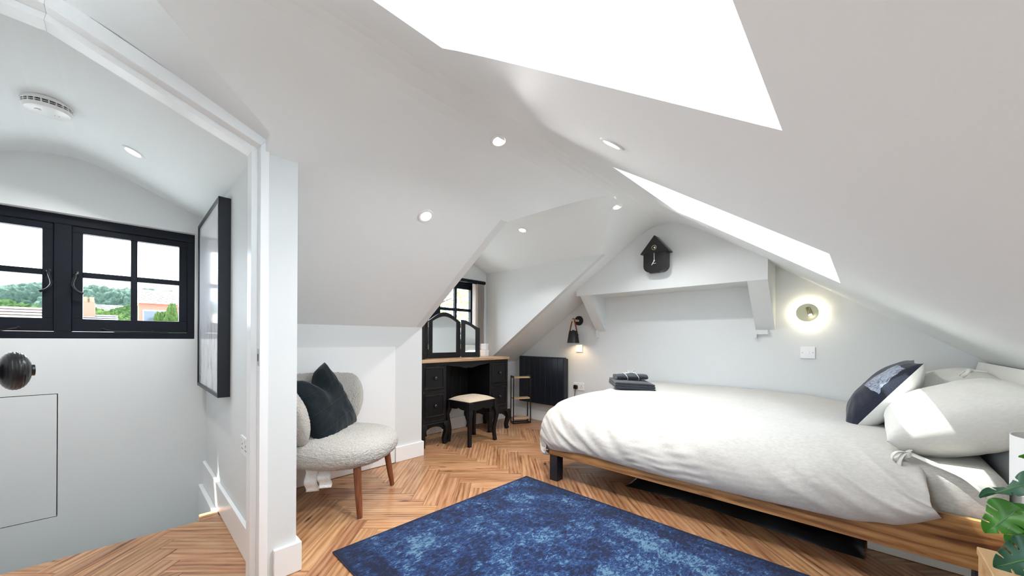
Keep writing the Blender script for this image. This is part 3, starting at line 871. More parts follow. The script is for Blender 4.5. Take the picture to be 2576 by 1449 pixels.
B().prism([(-.112, .072), (-.128, .068), (-.130, .082), (-.114, .084)], 'x', -.0012, -.0008).obj('mark_centre', m_plain('pale_red_print', (.75, .25, .25), .5), lo)
# ------------------------------------------------------------------ boucle chair
def m_boucle():
    m, nt, b = new_mat('cream_boucle', (.74, .70, .65), .95, spec=.1)
    b.inputs['Sheen Weight'].default_value = .3
    v = coords(nt)
    vo = N(nt, 'ShaderNodeTexVoronoi', i_Scale=190.0); nt.links.new(v, vo.inputs['Vector'])
    n = noise_t(nt, v, 150, 3, .6, 1.5)
    nt.links.new(ramp(nt, math_n(nt, 'ADD', math_n(nt, 'MULTIPLY', n, .6), math_n(nt, 'MULTIPLY', vo.outputs[0], .5)), [(.3, (.70, .66, .61)), (.62, (.54, .50, .455))]), b.inputs['Base Color'])
    bump(nt, b, math_n(nt, 'SUBTRACT', n, math_n(nt, 'MULTIPLY', vo.outputs[0], .8)), .9, .006)
    return m
BOU = m_boucle()
WALN = m_wood('walnut_leg', [(.3, (.10, .030, .012)), (.5, (.20, .065, .026)), (.75, (.30, .11, .045))], 2, 10, 5, .35)
def fuzz(p, a=.0045):
    return (noise.noise(p * 125) + .7 * noise.noise(p * 250 + Vector((5, 2, 8)))) * a
CH = thing('accent_chair', 'cream boucle accent chair with a curved back and splayed walnut legs', 'chair', (.928, 2.357, 0), atan2(-.764, .645) + pi / 2)
# local frame: +x to the sitter's left as seen from the front, -y is the front
def seat_f(nu, nv):
    def f(i, j):
        a = 2 * pi * i / nu; t = j / (nv - 1)
        ph = -pi / 2 + pi * t
        ce = 1.0
        cx, sy = cos(a), sin(a)
        ex = 2.5
        rx = abs(cx) ** (2 / ex) * (1 if cx > 0 else -1); ry = abs(sy) ** (2 / ex) * (1 if sy > 0 else -1)
        k = abs(cos(ph)) ** .55; hz = sin(ph)
        hz = abs(hz) ** .8 * (1 if hz > 0 else -1)
        wx = .325 - .02 * max(0, ry); wy = .325
        p = Vector((rx * wx * k, ry * wy * k - .01, .340 + hz * .090))
        if hz > 0: p.z += .012 * (1 - k) + .015 * max(0, -ry) * k * 0
        nrm = Vector((rx * k, ry * k, hz * 1.3)).normalized()
        return p + nrm * fuzz(p)
    return f
b = B(); b.grid(seat_f(320, 150), 320, 150, wu=True); b.obj('seat', BOU, CH, smooth=True, weld=True)
def back_f(nu, nv):
    def f(i, j):
        s = i / (nu - 1) * 2 - 1; a = 2 * pi * j / nv
        th = s * rad(87)
        # rounded ends of the wings
        endk = sqrt(max(0, 1 - max(0, (abs(s) - .80) / .20) ** 2)) if abs(s) > .80 else 1
        endk = max(endk, .03)
        R0 = .315
        cx, cy = R0 * sin(th) * 1.02, R0 * cos(th) * .95 - .005
        out = Vector((sin(th), cos(th), 0))
        lean = .055
        hgt = .185 * endk * (1 - .04 * abs(s) ** 2) * (1 - .25 * max(0, abs(s) - .6) * (1 if sin(a) < 0 else 0)); thick = .052 * (endk ** .5)
        ca, sa = cos(a), sin(a)
        sa_ = abs(sa) ** .75 * (1 if sa > 0 else -1); ca_ = abs(ca) ** .9 * (1 if ca > 0 else -1)
        zc = .580 - .02 * abs(s) ** 3
        p = Vector((cx, cy, zc + sa_ * hgt)) + out * (ca_ * thick + lean * (sa_ * hgt) / .18)
        nrm = (out * ca + Vector((0, 0, 1)) * sa * .5).normalized()
        return p + nrm * fuzz(p)
    return f
b = B(); bf = back_f(300, 130); V = b.grid(bf, 300, 130, wv=True)
b.bm.faces.new(V[0]); b.bm.faces.new(V[-1][::-1])
b.obj('backrest', BOU, CH, smooth=True)
for (fx, fy) in ((-.235, -.245), (.235, -.245), (.235, .235), (-.235, .235)):
    l = B(); l.tube([(fx * .86, fy * .86, .285), (fx * .95, fy * .95, .10), (fx, fy, .006), (fx, fy, .0)], [.0215, .018, .0145, .012], 18)
    lo = l.obj('leg', WALN, CH)
    B().cyl((fx, fy, -.0), (fx, fy, .004), .013, n=14).obj('foot_pad', m_plain('felt_pad', (.5, .5, .5), .9), lo)
def care_material():
    m, nt, b_ = new_mat('printed_label', (.85, .85, .84), .6)
    v = coords(nt, (1, 1, 1))
    br = N(nt, 'ShaderNodeTexNoise', i_Scale=1.0, i_Detail=2.0); nt.links.new(coords(nt, (260, 260, 420)), br.inputs['Vector'])
    sx = nt.nodes.new('ShaderNodeSeparateXYZ'); nt.links.new(v, sx.inputs[0])
    ln = math_n(nt, 'GREATER_THAN', math_n(nt, 'SINE', math_n(nt, 'MULTIPLY', sx.outputs[2], 1150.0)), .15)
    f = math_n(nt, 'MULTIPLY', ln, math_n(nt, 'GREATER_THAN', br.outputs[0], .50))
    nt.links.new(mixc(nt, f, (.85, .85, .84), (.58, .58, .59)), b_.inputs['Base Color'])
    return m
CARE = care_material()
for k, (dx, z0, tl) in enumerate(((-.105, .275, .13), (-.035, .275, .105))):
    t_ = B()
    t_.grid(lambda i, j: Vector((-.262 + .010 * sin(j * .7 + k) + .004 * i, .055 - .075 * k - .062 * i / 6, z0 - tl * j / 12)), 7, 13)
    o = t_.obj('care_label', CARE, CH, smooth=True)
    o.modifiers.new('solid', 'SOLIDIFY').thickness = .0006

VEL = m_fabric('teal_velvet', (.003, .0065, .010), (.006, .013, .018), rough=.8, scale=170, bumpk=.25, sheen=.12)
cf = Vector((.645, -.764, 0)); cr = Vector((.764, .645, 0))
up = (Vector((0, 0, 1)) - cf * .42).normalized()
nz = (cf + Vector((0, 0, .42))).normalized()
cpos = Vector((.928, 2.357, 0)) - cf * .085 + cr * -.015 + Vector((0, 0, .585))
xd = (cr * cos(rad(13)) + up * sin(rad(13)))
cu = pillow('velvet_cushion', 'dark teal velvet patchwork cushion propped on the boucle chair', 'cushion', cpos, nz, xd, .46, .46, .18, (VEL, VEL), n=48, seed=3.7, pinch=.06, edge=.5, wr=.012, chop=.095)
ff = pillow_pts(.46, .46, .18, n=48, seed=3.7, pinch=.06, edge=.5, wr=.012, chop=.095)(1)
STI = m_fabric('velvet_stitch', (.016, .028, .034), scale=300)
for fix in ('i', 'j'):
    for q in (12, 24, 36):
        s_ = B()
        pts = [ff(q, t) if fix == 'i' else ff(t, q) for t in range(1, 47)]
        s_.tube([p + Vector((0, 0, .0004)) for p in pts], .0010, 4); s_.obj('patch_seam', STI, cu)

# ------------------------------------------------------------------ dressing table
def rub_black():
    m, nt, b = new_mat('rubbed_black_paint', (.010, .010, .012), .45)
    g_ = nt.nodes.new('ShaderNodeNewGeometry')
    bv = nt.nodes.new('ShaderNodeBevel'); bv.samples = 2; bv.inputs['Radius'].default_value = .0035
    dt = N(nt, 'ShaderNodeVectorMath', operation='DOT_PRODUCT'); nt.links.new(bv.outputs[0], dt.inputs[0]); nt.links.new(g_.outputs['Normal'], dt.inputs[1])
    edge = ramp(nt, dt.outputs['Value'], [(.80, (1, 1, 1)), (.97, (0, 0, 0))])
    f = math_n(nt, 'MULTIPLY', edge, ramp(nt, noise_t(nt, coords(nt), 9, 3), [(.42, (0, 0, 0)), (.56, (1, 1, 1))]))
    nt.links.new(mixc(nt, f, (.0065, .0065, .008), (.16, .13, .10)), b.inputs['Base Color'])
    b.inputs['Specular IOR Level'].default_value = .3
    bump(nt, b, noise_t(nt, coords(nt, (1, 1, .3)), 60, 3), .06, .003)
    return m
RUB = rub_black()
PINE = m_wood('waxed_pine', [(.3, (.33, .18, .09)), (.5, (.50, .31, .18)), (.72, (.62, .43, .28))], 0, 9, 3, .4)
DT = thing('dressing_table', 'black painted dressing table with a waxed wooden top and four drawers in the dormer', 'dressing table', (2.42, 2.89, 0))
HWD = .555           # half width
b = B().box(-HWD - .012, HWD + .012, -.018, .385, .776, .804)
b.obj('top', PINE, DT, bevel=.005, seg=3)
def scallop(n, x0, x1, ztop, zmid, amp):
    pts = []
    for k in range(n + 1):
        t = k / n; x = x0 + (x1 - x0) * t; c_ = abs(t - .5) * 2
        z = zmid + amp * (.55 + .45 * cos(pi * min(1, c_ * 1.6))) * -1 if c_ < .62 else zmid - amp * .10 + (c_ - .62) / .38 * .016
        if c_ < .10: z += .010 * (1 - c_ / .10)
        pts.append((x, z))
    return pts
ap = scallop(40, -.295, .285, .776, .735, .030)
b = B().prism([(-.295, .776)] + ap + [(.285, .776)], 'y', 0, .018); b.obj('apron', RUB, DT, bevel=.002)
DRAW = []
for sx in (-1, 1):
    xa, xb = (-HWD, -.29) if sx < 0 else (.28, HWD)
    c_ = B()
    c_.box(xa, xa + .018, .0, .375, .215, .776); c_.box(xb - .018, xb, .0, .375, .215, .776); c_.box(xa + .018, xb - .018, .0, .375, .215, .233)
    c_.box(xa + .018, xb - .018, .0, .018, .745, .776); c_.box(xa + .018, xb - .018, .0, .018, .490, .520); c_.box(xa + .018, xb - .018, .0, .018, .233, .260)
    c_.box(xa + .018, xb - .018, .36, .375, .233, .776)
    c_.obj('carcass', RUB, DT, bevel=.002)
    B().box(xa - .008, xb + .008, -.010, .38, .200, .216).obj('base_moulding', RUB, DT, bevel=.005, seg=3)
    for z0, z1 in ((.521, .744), (.261, .489)):
        d = thing('drawer', None, None); d.parent = DT
        B().box(xa + .020, xb - .020, -.004, .30, z0 + .002, z1 - .002).obj('drawer_front', RUB, d, bevel=.003)
        fr = B(); x0_, x1_ = xa + .030, xb - .030; w_ = .011
        for q in ((x0_, x1_, z0 + .012, z0 + .012 + w_), (x0_, x1_, z1 - .012 - w_, z1 - .012), (x0_, x0_ + w_, z0 + .012 + w_, z1 - .012 - w_), (x1_ - w_, x1_, z0 + .012 + w_, z1 - .012 - w_)):
            fr.box(q[0], q[1], -.011, -.004, q[2], q[3])
        fr.obj('moulding', RUB, d, bevel=.003)
        kn_ = B().lathe([(0, 0), (.009, .001), (.007, .010), (.010, .014), (.0165, .020), (.0165, .027), (.010, .032), (0, .033)], 20, Matrix.Translation(((xa + xb) / 2, -.004, (z0 + z1) / 2)) @ Matrix.Rotation(pi / 2, 4, 'X'))
        kn_.obj('knob', m_plain('pewter_knob', (.06, .055, .05), .35, .8), d)
    # bracketed base: shaped side and front boards and curved feet
    for (lx, ly) in ((xa + .012, .010), (xb - .012, .010), (xa + .012, .355), (xb - .012, .355)):
        ox = -1 if lx < (xa + xb) / 2 else 1; oy = -1 if ly < .2 else 1
        path = spline([(lx, ly, .205), (lx + .012 * ox, ly + .012 * oy, .165), (lx + .014 * ox, ly + .014 * oy, .125), (lx + .000 * ox, ly + .0 * oy, .055), (lx + .006 * ox, ly + .006 * oy, .0)], 14)
        B().tube(path, [.045, .046, .045, .043, .040, .037, .034, .031, .029, .027, .026, .026, .027, .028], 4).obj('foot', RUB, DT, bevel=.004)
    arch = [(xa + .01, .202), (xa + .01, .14)] + [(xa + .035 + (xb - xa - .07) * k / 16, .14 + .040 * sin(pi * k / 16) ** .6) for k in range(17)] + [(xb - .01, .14), (xb - .01, .202)]
    B().prism(arch, 'y', .0, .016).obj('base_rail', RUB, DT, bevel=.002)
    B().prism([(y_ * 1.0, z_) for y_, z_ in [(.01, .202), (.01, .14)] + [(.035 + .30 * k / 16, .14 + .040 * sin(pi * k / 16) ** .6) for k in range(17)] + [(.365, .14), (.365, .202)]], 'x', xa + .002, xa + .016).obj('base_rail', RUB, DT, bevel=.002)
for k in range(5):
    x0_ = -.29 + .114 * k
    B().box(x0_ + .001, x0_ + .112, .362, .374, .24, .776).obj('back_board', RUB, DT, bevel=.002)

# triple mirror
SILV = m_plain('mirror_glass', (.80, .82, .82), .0, 1.0)
MR = thing('triple_mirror', 'black framed folding triple mirror with arched top standing on the dressing table', 'mirror', (2.27, 3.10, .805))
def mirror_panel(parent, w, prof_out, prof_in, m=None, names=('frame', 'glass')):
    """prof: upper outline as [(x, z)], left to right"""
    fw = .048
    b_ = B()
    outer = [(0, 0)] + [(w, 0)] + prof_out[::-1]
    inner = [(fw, .055)] + [(w - fw, .055)] + prof_in[::-1]
    n = len(outer)
    def ring(poly, y): return [b_.bm.verts.new((m or Matrix()) @ Vector((p[0], y, p[1]))) for p in poly]
    A0, A1, I0, I1 = ring(outer, 0), ring(outer, .022), ring(inner, 0), ring(inner, .022)
    for i in range(n):
        j = (i + 1) % n
        b_.bm.faces.new([A0[i], A0[j], I0[j], I0[i]]); b_.bm.faces.new([A1[i], I1[i], I1[j], A1[j]])
        b_.bm.faces.new([A0[i], A1[i], A1[j], A0[j]]); b_.bm.faces.new([I0[i], I0[j], I1[j], I1[i]])
    b_.obj(names[0], RUB, parent, bevel=.003)
    g_ = B()
    g_.prism([(x, z) for x, z in inner], 'y', .010, .014, m=m)
    g_.obj(names[1], SILV, parent, smooth=None)
cw = .40
po = [(cw * k / 24, .375 + .092 * (sin(pi * min(max((k / 24 - .0) / 1.0, 0), 1)) ** 1.15)) for k in range(25)]
pi_ = [(.048 + (cw - .096) * k / 24, .372 + .052 * sin(pi * k / 24)) for k in range(25)]
mirror_panel(MR, cw, po, pi_, Matrix.Translation((-.20, 0, 0)))
ww = .212
wo = [(ww * k / 24, .398 - .085 * (k / 24) ** 2 * (3 - 2 * k / 24) + .012 * sin(pi * k / 24)) for k in range(25)]
wi = [(.048 + (ww - .096) * k / 24, .355 - .062 * (k / 24) ** 1.1 + .008 * sin(pi * k / 24)) for k in range(25)]
mirror_panel(MR, ww, wo, wi, Matrix.Translation((.206, 0, 0)) @ Matrix.Rotation(rad(-22), 4, 'Z'), ('side_frame', 'side_glass'))
mirror_panel(MR, ww, [(ww - x, z) for x, z in wo][::-1], [(ww - x, z) for x, z in wi][::-1], Matrix.Translation((-.206, 0, 0)) @ Matrix.Rotation(rad(43), 4, 'Z') @ Matrix.Translation((-ww, 0, 0)), ('side_frame', 'side_glass'))
for hx in (-.203, .203):
    for hz in (.09, .31):
        B().cyl((hx, .004, hz), (hx, .004, hz + .05), .005, n=10).obj('hinge', m_plain('brass_hinge', (.5, .42, .25), .35, 1.0), MR)

# little white boxes behind the mirror
for k, (z0, s_, lab) in enumerate(((.805, .034, 'larger of two small white boxes stacked beside the mirror'), (.877, .030, 'smaller white box on top of another beside the mirror'))):
    r_ = thing('gift_box', lab, 'box', (2.845, 3.135, z0), rad(12 + 9 * k), group='white boxes beside the mirror')
    B().box(-s_, s_, -s_, s_, 0, .052).obj('body', PLASTIC, r_, bevel=.002)
    B().box(-s_ - .002, s_ + .002, -s_ - .002, s_ + .002, .046, .070).obj('lid', PLASTIC, r_, bevel=.002)

# ------------------------------------------------------------------ stool
ST = thing('dressing_stool', 'black stool with shaped legs and a pale padded seat at the dressing table', 'stool', (2.365, 2.785, 0), rad(3))
hw, hd = .185, .165
for (sx, sy) in ((-1, -1), (1, -1), (1, 1), (-1, 1)):
    x, y = sx * (hw - .018), sy * (hd - .018)
    path = spline([(x, y, .405), (x, y, .34), (x + .012 * sx, y + .012 * sy, .285), (x + .013 * sx, y + .013 * sy, .25), (x - .004 * sx, y - .004 * sy, .12), (x + .004 * sx, y + .004 * sy, .0)], 16)
    B().tube(path, [.030, .030, .0305, .031, .031, .030, .029, .027, .026, .025, .0235, .0225, .0215, .021, .0215, .0225], 4).obj('leg', RUB, ST, bevel=.003)
sc = lambda L_: [(-L_, .405), (-L_, .350)] + [(-L_ + 2 * L_ * k / 28, .348 - .018 * sin(pi * k / 28) + (.012 * (1 - abs(k - 14) / 3) if abs(k - 14) < 3 else 0) - .006 * sin(3 * pi * k / 28)) for k in range(1, 28)] + [(L_, .350), (L_, .405)]
for y in (-hd + .006, hd - .022): B().prism(sc(hw - .022), 'y', y, y + .016).obj('apron', RUB, ST, bevel=.002)
for x in (-hw + .006, hw - .022): B().prism(sc(hd - .022), 'x', x, x + .016).obj('apron', RUB, ST, bevel=.002)
B().box(-hw, hw, -hd, hd, .400, .412).obj('seat_frame', RUB, ST, bevel=.004)
def pad(i, j):
    u, v = i / 24 * 2 - 1, j / 24 * 2 - 1
    return Vector((u * (hw - .008), v * (hd - .008), .411 + .036 * ((1 - u ** 4) * (1 - v ** 4)) ** .75))
b = B(); b.grid(pad, 25, 25); b.obj('seat_pad', m_fabric('beige_seat_fabric', (.66, .53, .40), (.60, .47, .35), scale=300, bumpk=.15), ST, smooth=True)

# ------------------------------------------------------------------ slim shelf stand
SH = thing('shelf_stand', 'slim three tier stand with black metal frame and pale wooden shelves by the radiator', 'stand', (3.285, 2.972, 0), rad(-28))
for sx in (-.107, .107):
    f_ = B()
    for sy in (-.05, .05): f_.box(sx - .006, sx + .006, sy - .006, sy + .006, 0, .565)
    f_.box(sx - .006, sx + .006, -.044, .044, 0, .012); f_.box(sx - .006, sx + .006, -.044, .044, .553, .565)
    f_.obj('end_frame', BLACKM, SH, bevel=.002)
f_ = B()
for sy in (-.05, .05): f_.box(-.101, .101, sy - .005, sy + .005, .002, .012)
f_.obj('base_rail', BLACKM, SH)
SHW = m_wood('pale_shelf_wood', [(.3, (.46, .29, .15)), (.55, (.60, .41, .24)), (.8, (.70, .51, .32))], 0, 8, 4, .45)
for z in (.058, .297, .545): B().box(-.101, .101, -.044, .044, z - .008, z + .008).obj('shelf', SHW, SH, bevel=.001)

# ------------------------------------------------------------------ radiator
RD = thing('radiator', 'dark navy panel radiator with eight vertical sections on the gable wall', 'radiator', (3.45, 0, 0))
RADM = m_plain('navy_radiator', (.010, .013, .022), .35)
y0_, y1_ = 2.468, 3.150; n_ = 8; w_ = (y1_ - y0_) / n_
for k in range(n_):
    a_, c_ = y0_ + k * w_ + .001, y0_ + (k + 1) * w_ - .001
    s_ = B().prism([(0, .225), (.058, .225), (.058, .790), (.020, .793), (.006, .786), (0, .772)], 'y', a_, c_)
    s_.obj('section', RADM, RD, bevel=.004, seg=2)
B().box(.03, .05, y0_ + .004, y1_ - .004, .23, .778).obj('back_panel', RADM, RD)
for yb_ in (y0_ + .1, y1_ - .13): B().box(.058, .0895, yb_, yb_ + .03, .3, .7).obj('wall_bracket', BLACKM, RD)
B().prism([(.0, .225), (.075, .225), (.075, .775), (.012, .79), (0, .775)], 'y', y0_ - .012, y0_ - .001).obj('end_cover', RADM, RD, bevel=.003)

# ------------------------------------------------------------------ electrical plates on the gable wall
def plate(name, label, cat, loc, w, h, normal='-x', group=None):
    """plate in local frame: face towards -y, x to the right"""
    rz = {'-x': -pi / 2, '-y': 0}[normal]
    r_ = thing(name, label, cat, loc, rz, group)
    B().box(-w / 2, w / 2, -.009, 0, -h / 2, h / 2).obj('face_plate', PLASTIC, r_, bevel=.003)
    return r_
GREY = m_plain('slot_grey', (.12, .12, .12), .6)
def screws(r_, dx):
    for s_ in (-dx, dx):
        B().cyl((s_, -.0096, 0), (s_, -.0085, 0), .0032, n=10).obj('screw', m_plain('screw_metal', (.35, .35, .35), .4, .8), r_)
sw = plate('light_switch', 'white single light switch on the gable wall below the round wall light', 'switch', (XB, .298, .911), .088, .088)
screws(sw, .031)
B().prism([(-.0095, -.0125), (-.0135, -.0125), (-.0105, .0125), (-.0095, .0125)], 'x', -.001 - .008, .008).obj('rocker', PLASTIC, sw, bevel=.0008)
fs = plate('switch_plate', 'small blank white plate on the gable wall under the leather strap lamp', 'plate', (XB, 2.312, .902), .088, .088)
B().box(-.030, .030, -.0102, -.009, -.030, .030).obj('insert', PLASTIC, fs, bevel=.001)
def socket_detail(r_, xs_):
    for x in xs_:
        for (a_, c_, d_, e_) in ((-.0035, .0035, .010, .019), (-.0135, -.0065, -.009, -.004), (.0065, .0135, -.009, -.004)):
            B().box(x + a_, x + c_, -.0096, -.0085, d_ - .008, e_ - .008).obj('pin_slot', GREY, r_)
        B().box(x - .022, x - .012, -.0115, -.009, .018, .032).obj('rocker', PLASTIC, r_, bevel=.0006)
so = plate('wall_socket', 'white double socket with a black plug beside the radiator', 'socket', (XB, 2.315, .472), .146, .086)
socket_detail(so, (.034,)); B().box(-.052, -.042, -.0115, -.009, .018, .032).obj('rocker', PLASTIC, so, bevel=.0006)
pg = thing('plug', 'black plug and flex in the double socket near the radiator', 'plug', (XB - .009, 2.349, .466))
B().prism([(-.024, -.016), (-.018, -.026), (.018, -.026), (.024, -.016), (.024, .012), (.016, .022), (-.016, .022), (-.024, .012)], 'x', -.026, 0).obj('body', BLACKM, pg, bevel=.005, seg=3)
B().tube(spline([(-.014, 0, -.022), (-.016, .006, -.06), (-.012, .018, -.13), (-.012, .045, -.20), (-.014, .09, -.28), (-.014, .12, -.33)], 24), .0035, 8).obj('flex', BLACKM, pg)
ls = plate('wall_socket', 'white double socket on the landing wall next to the door lining', 'socket', (.395, 2.08, .495), .146, .086)
socket_detail(ls, (-.034, .034))

# ------------------------------------------------------------------ wall lamps
def area(name, loc, direction, power, col, size, parent=None, spread=None):
    d = bpy.data.lights.new(name, 'AREA'); d.shape = 'DISK'; d.size = size; d.energy = power; d.color = col
    if spread: d.spread = spread
    o = bpy.data.objects.new(name, d); COL.objects.link(o); o.location = loc
    o.rotation_euler = Vector(direction).to_track_quat('-Z', 'Y').to_euler()
    if parent is not None: o.parent = parent
    return o
LW = thing('strap_lamp', 'black bucket wall lamp hanging by a leather strap from a wooden peg', 'lamp', (XB, 2.318, 1.212))
B().lathe([(0, 0), (.052, 0), (.054, .004), (.052, .016), (0, .018)], 32, Matrix.Rotation(-pi / 2, 4, 'Y')).obj('back_plate', BLACKM, LW)
B().cyl((-.016, 0, 0), (-.155, 0, 0), .0125, n=20).obj('peg', m_wood('beech_peg', [(.3, (.55, .36, .20)), (.7, (.72, .52, .33))], 0, 6, 5, .5), LW, bevel=.002)
LEA = m_plain('tan_leather', (.20, .045, .018), .5)
st_ = B(); yy = .052
st_.tube(spline([(-.118, -yy, -.165), (-.118, -.045, -.12), (-.118, -.020, -.02), (-.118, -.008, .013), (-.118, .008, .013), (-.118, .020, -.02), (-.118, .045, -.12), (-.118, yy, -.165)], 30), .011, 4, sq=(1, .18))
st_.obj('strap', LEA, LW, smooth=None)
cup = B().lathe([(.0, -.107), (.012, -.107), (.014, -.114), (.044, -.116), (.047, -.120), (.067, -.250), (.065, -.250), (.045, -.121), (0, -.120)], 40, Matrix.Translation((-.118, 0, 0)))
cp = cup.obj('shade', BLACKM, LW)
for sy in (-1, 1): B().cyl((-.118, sy * .050, -.160), (-.118, sy * .063, -.160), .007, n=12).obj('rivet', BLACKM, LW)
B().lathe([(0, -.150), (.016, -.152), (.026, -.175), (.030, -.200), (.020, -.224), (0, -.232)], 20, Matrix.Translation((-.118, 0, 0))).obj('bulb', m_emit('warm_bulb', (1, .70, .42), 55), LW, smooth=True)

RL = thing('round_wall_light', 'round brass wall light with a glowing rim and small reading spot', 'lamp', (XB, .30, 1.21))
B().cyl((0, 0, 0), (-.030, 0, 0), .035, n=32).obj('base', m_plain('brass', (.40, .35, .22), .35, 1.0), RL)
BRS = m_plain('brushed_brass', (.36, .33, .22), .38, 1.0)
B().lathe([(0, .030), (.066, .030), (.068, .032), (.066, .036), (0, .037)], 48, Matrix.Rotation(-pi / 2, 4, 'Y')).obj('disc', BRS, RL)
B().lathe([(.050, .026), (.062, .026), (.062, .029), (.050, .029)], 48, Matrix.Rotation(-pi / 2, 4, 'Y')).obj('light_ring', m_emit('warm_led', (1, .88, .62), 60), RL)
sa_ = Vector((-.055, -.004, .035)); sb_ = Vector((-.085, -.022, -.020))
B().tube([(-.036, 0, .03), sa_], .006, 10).tube([sa_, sb_], .0115, 20).obj('reading_spot', BRS, RL)
dv_ = (sb_ - sa_).normalized()
B().cyl(sb_ + dv_ * .0005, sb_ + dv_ * .002, .0095, n=18).obj('spot_lens', m_emit('led_lens', (1, .93, .78), 120), RL)

# ------------------------------------------------------------------ clock
CK = thing('cuckoo_clock', 'black modern house-shaped cuckoo clock with white hands on the gable panel', 'clock', (3.213, 1.295, 1.585))
CKM = m_plain('satin_black_clock', (.008, .008, .009), .30)
def rr_poly(w, h, r, n=8):
    pts = [(-w, h), (-w, r)]
    pts += [(-w + r - r * cos(pi / 2 * k / n), r - r * sin(pi / 2 * k / n)) for k in range(1, n + 1)]
    pts += [(w - r + r * sin(pi / 2 * k / n), r - r * cos(pi / 2 * k / n)) for k in range(0, n + 1)]
    return pts + [(w, h)]
B().prism(rr_poly(.098, .17, .055), 'x', -.085, 0).obj('case', CKM, CK, bevel=.002)
B().prism([(-.124, .160), (.124, .160), (.118, .172), (0, .312), (-.118, .172)], 'x', -.092, 0).obj('roof', CKM, CK, bevel=.002)
WH = m_plain('white_enamel', (.85, .85, .85), .4)
tor = B(); tor.tube([(-.0935, .019 * cos(2 * pi * k / 32), .205 + .019 * sin(2 * pi * k / 32)) for k in range(32)], .0026, 8, closed=True)
tor.obj('bezel', m_plain('brass_ring', (.72, .58, .36), .3, 1.0), CK)
B().cyl((-.0926, 0, .205), (-.0932, 0, .205), .017, n=24).obj('nest_hole', m_plain('clock_hole', (.002, .002, .002), .9), CK)
B().lathe([(0, -.009), (.006, -.007), (.008, 0), (.005, .007), (0, .009)], 14, Matrix.Translation((-.094, -.004, .204))).obj('cuckoo', WH, CK, smooth=True)
def hand(y0_, z0_, y1_, z1_, w):
    B().tube([(-.0895, y0_, z0_), (-.0895, y1_, z1_)], w, 8).obj('hand', WH, CK)
hand(0, .093, .001, .160, .0026); hand(0, .093, .022, .058, .0034); hand(.012, .070, -.014, .070, .0022)
B().cyl((-.086, 0, .093), (-.092, 0, .093), .006, n=16).obj('hub', WH, CK)
B().box(-.075, -.03, -.03, .05, -.006, 0).obj('foot_plate', m_plain('dark_grey_plastic', (.04, .04, .04), .5), CK)
# ------------------------------------------------------------------ bedside table, lamp and plant
OAKB = m_wood('bedside_oak', [(.3, (.44, .25, .11)), (.5, (.60, .38, .19)), (.75, (.70, .48, .27))], 0, 9, 2.4, .4)
BT = thing('bedside_table', 'light oak bedside table standing beside the head of the bed', 'table', (1.60, -.455, 0))
hx_, hy_ = .27, .19
B().box(-hx_, hx_, -hy_, hy_, .326, .350).obj('top', OAKB, BT, bevel=.003)
for sx in (-1, 1):
    for sy in (-1, 1):
        xl, yl = sx * (hx_ - .022), sy * (hy_ - .022)
        B().box(xl - .019, xl + .019, yl - .019, yl + .019, 0, .326).obj('leg', OAKB, BT, bevel=.003)
for y in (-hy_ + .012, hy_ - .024): B().box(-hx_ + .041, hx_ - .041, y, y + .012, .10, .326).obj('panel', OAKB, BT, bevel=.002)
for x in (-hx_ + .012, hx_ - .024): B().box(x, x + .012, -hy_ + .041, hy_ - .041, .10, .326).obj('panel', OAKB, BT, bevel=.002)

LP = thing('table_lamp', 'table lamp with a white cylindrical shade on the oak bedside table', 'lamp', (1.752, -.425, .350))
B().lathe([(0, 0), (.062, 0), (.062, .012), (.012, .018), (.011, .16), (0, .16)], 32).obj('base', BLACKM, LP)
sh_ = B().lathe([(.116, .225), (.117, .225), (.117, .385), (.116, .385), (.1145, .384), (.1145, .226), (.116, .225)], 56)
shm, snt, sb_ = new_mat('white_lampshade', (.86, .86, .84), .9); sb_.inputs['Transmission Weight'].default_value = .0
bump(snt, sb_, noise_t(snt, coords(snt, (1, 1, .2)), 300, 2), .12, .002)
sh_.obj('shade', shm, LP)
B().tube([(-.114, 0, .36), (.114, 0, .36)], .002, 6).tube([(0, -.114, .36), (0, .114, .36)], .002, 6).tube([(0, 0, .16), (0, 0, .36)], .004, 8).obj('shade_carrier', WH, LP)
B().lathe([(0, .20), (.014, .21), (.028, .26), (.030, .28), (.018, .31), (0, .318)], 18).obj('bulb', m_plain('frosted_bulb', (.8, .8, .78), .4), LP)

def leaf_mat(name, c1, c2):
    m, nt, b = new_mat(name, rough=.38, spec=.5)
    n = noise_t(nt, coords(nt), 18, 3)
    nt.links.new(mixc(nt, n, c1, c2), b.inputs['Base Color'])
    b.inputs['Subsurface Weight'].default_value = .0
    tr = nt.nodes.new('ShaderNodeBsdfTranslucent'); tr.inputs[0].default_value = (c2[0] * 2.2, c2[1] * 2.0, c2[2] * 1.2, 1)
    mx = nt.nodes.new('ShaderNodeMixShader'); mx.inputs[0].default_value = .35
    out = [q for q in nt.nodes if q.type == 'OUTPUT_MATERIAL'][0]
    nt.links.new(b.outputs[0], mx.inputs[1]); nt.links.new(tr.outputs[0], mx.inputs[2]); nt.links.new(mx.outputs[0], out.inputs[0])
    return m
LEAFG = leaf_mat('monstera_green', (.06, .20, .035), (.11, .33, .04))
LEAFD = leaf_mat('monstera_blue_green', (.035, .12, .075), (.07, .19, .11))
STEMM = m_plain('green_stem', (.09, .20, .05), .5)
PT = thing('potted_monstera', 'potted monstera with split green leaves in a black pot on the bedside table', 'plant', (1.465, -.385, .350))
B().lathe([(0, 0), (.045, 0), (.050, .004), (.060, .092), (.056, .092), (.052, .084), (0, .082)], 32).obj('pot', m_plain('black_pot', (.010, .011, .014), .45), PT)
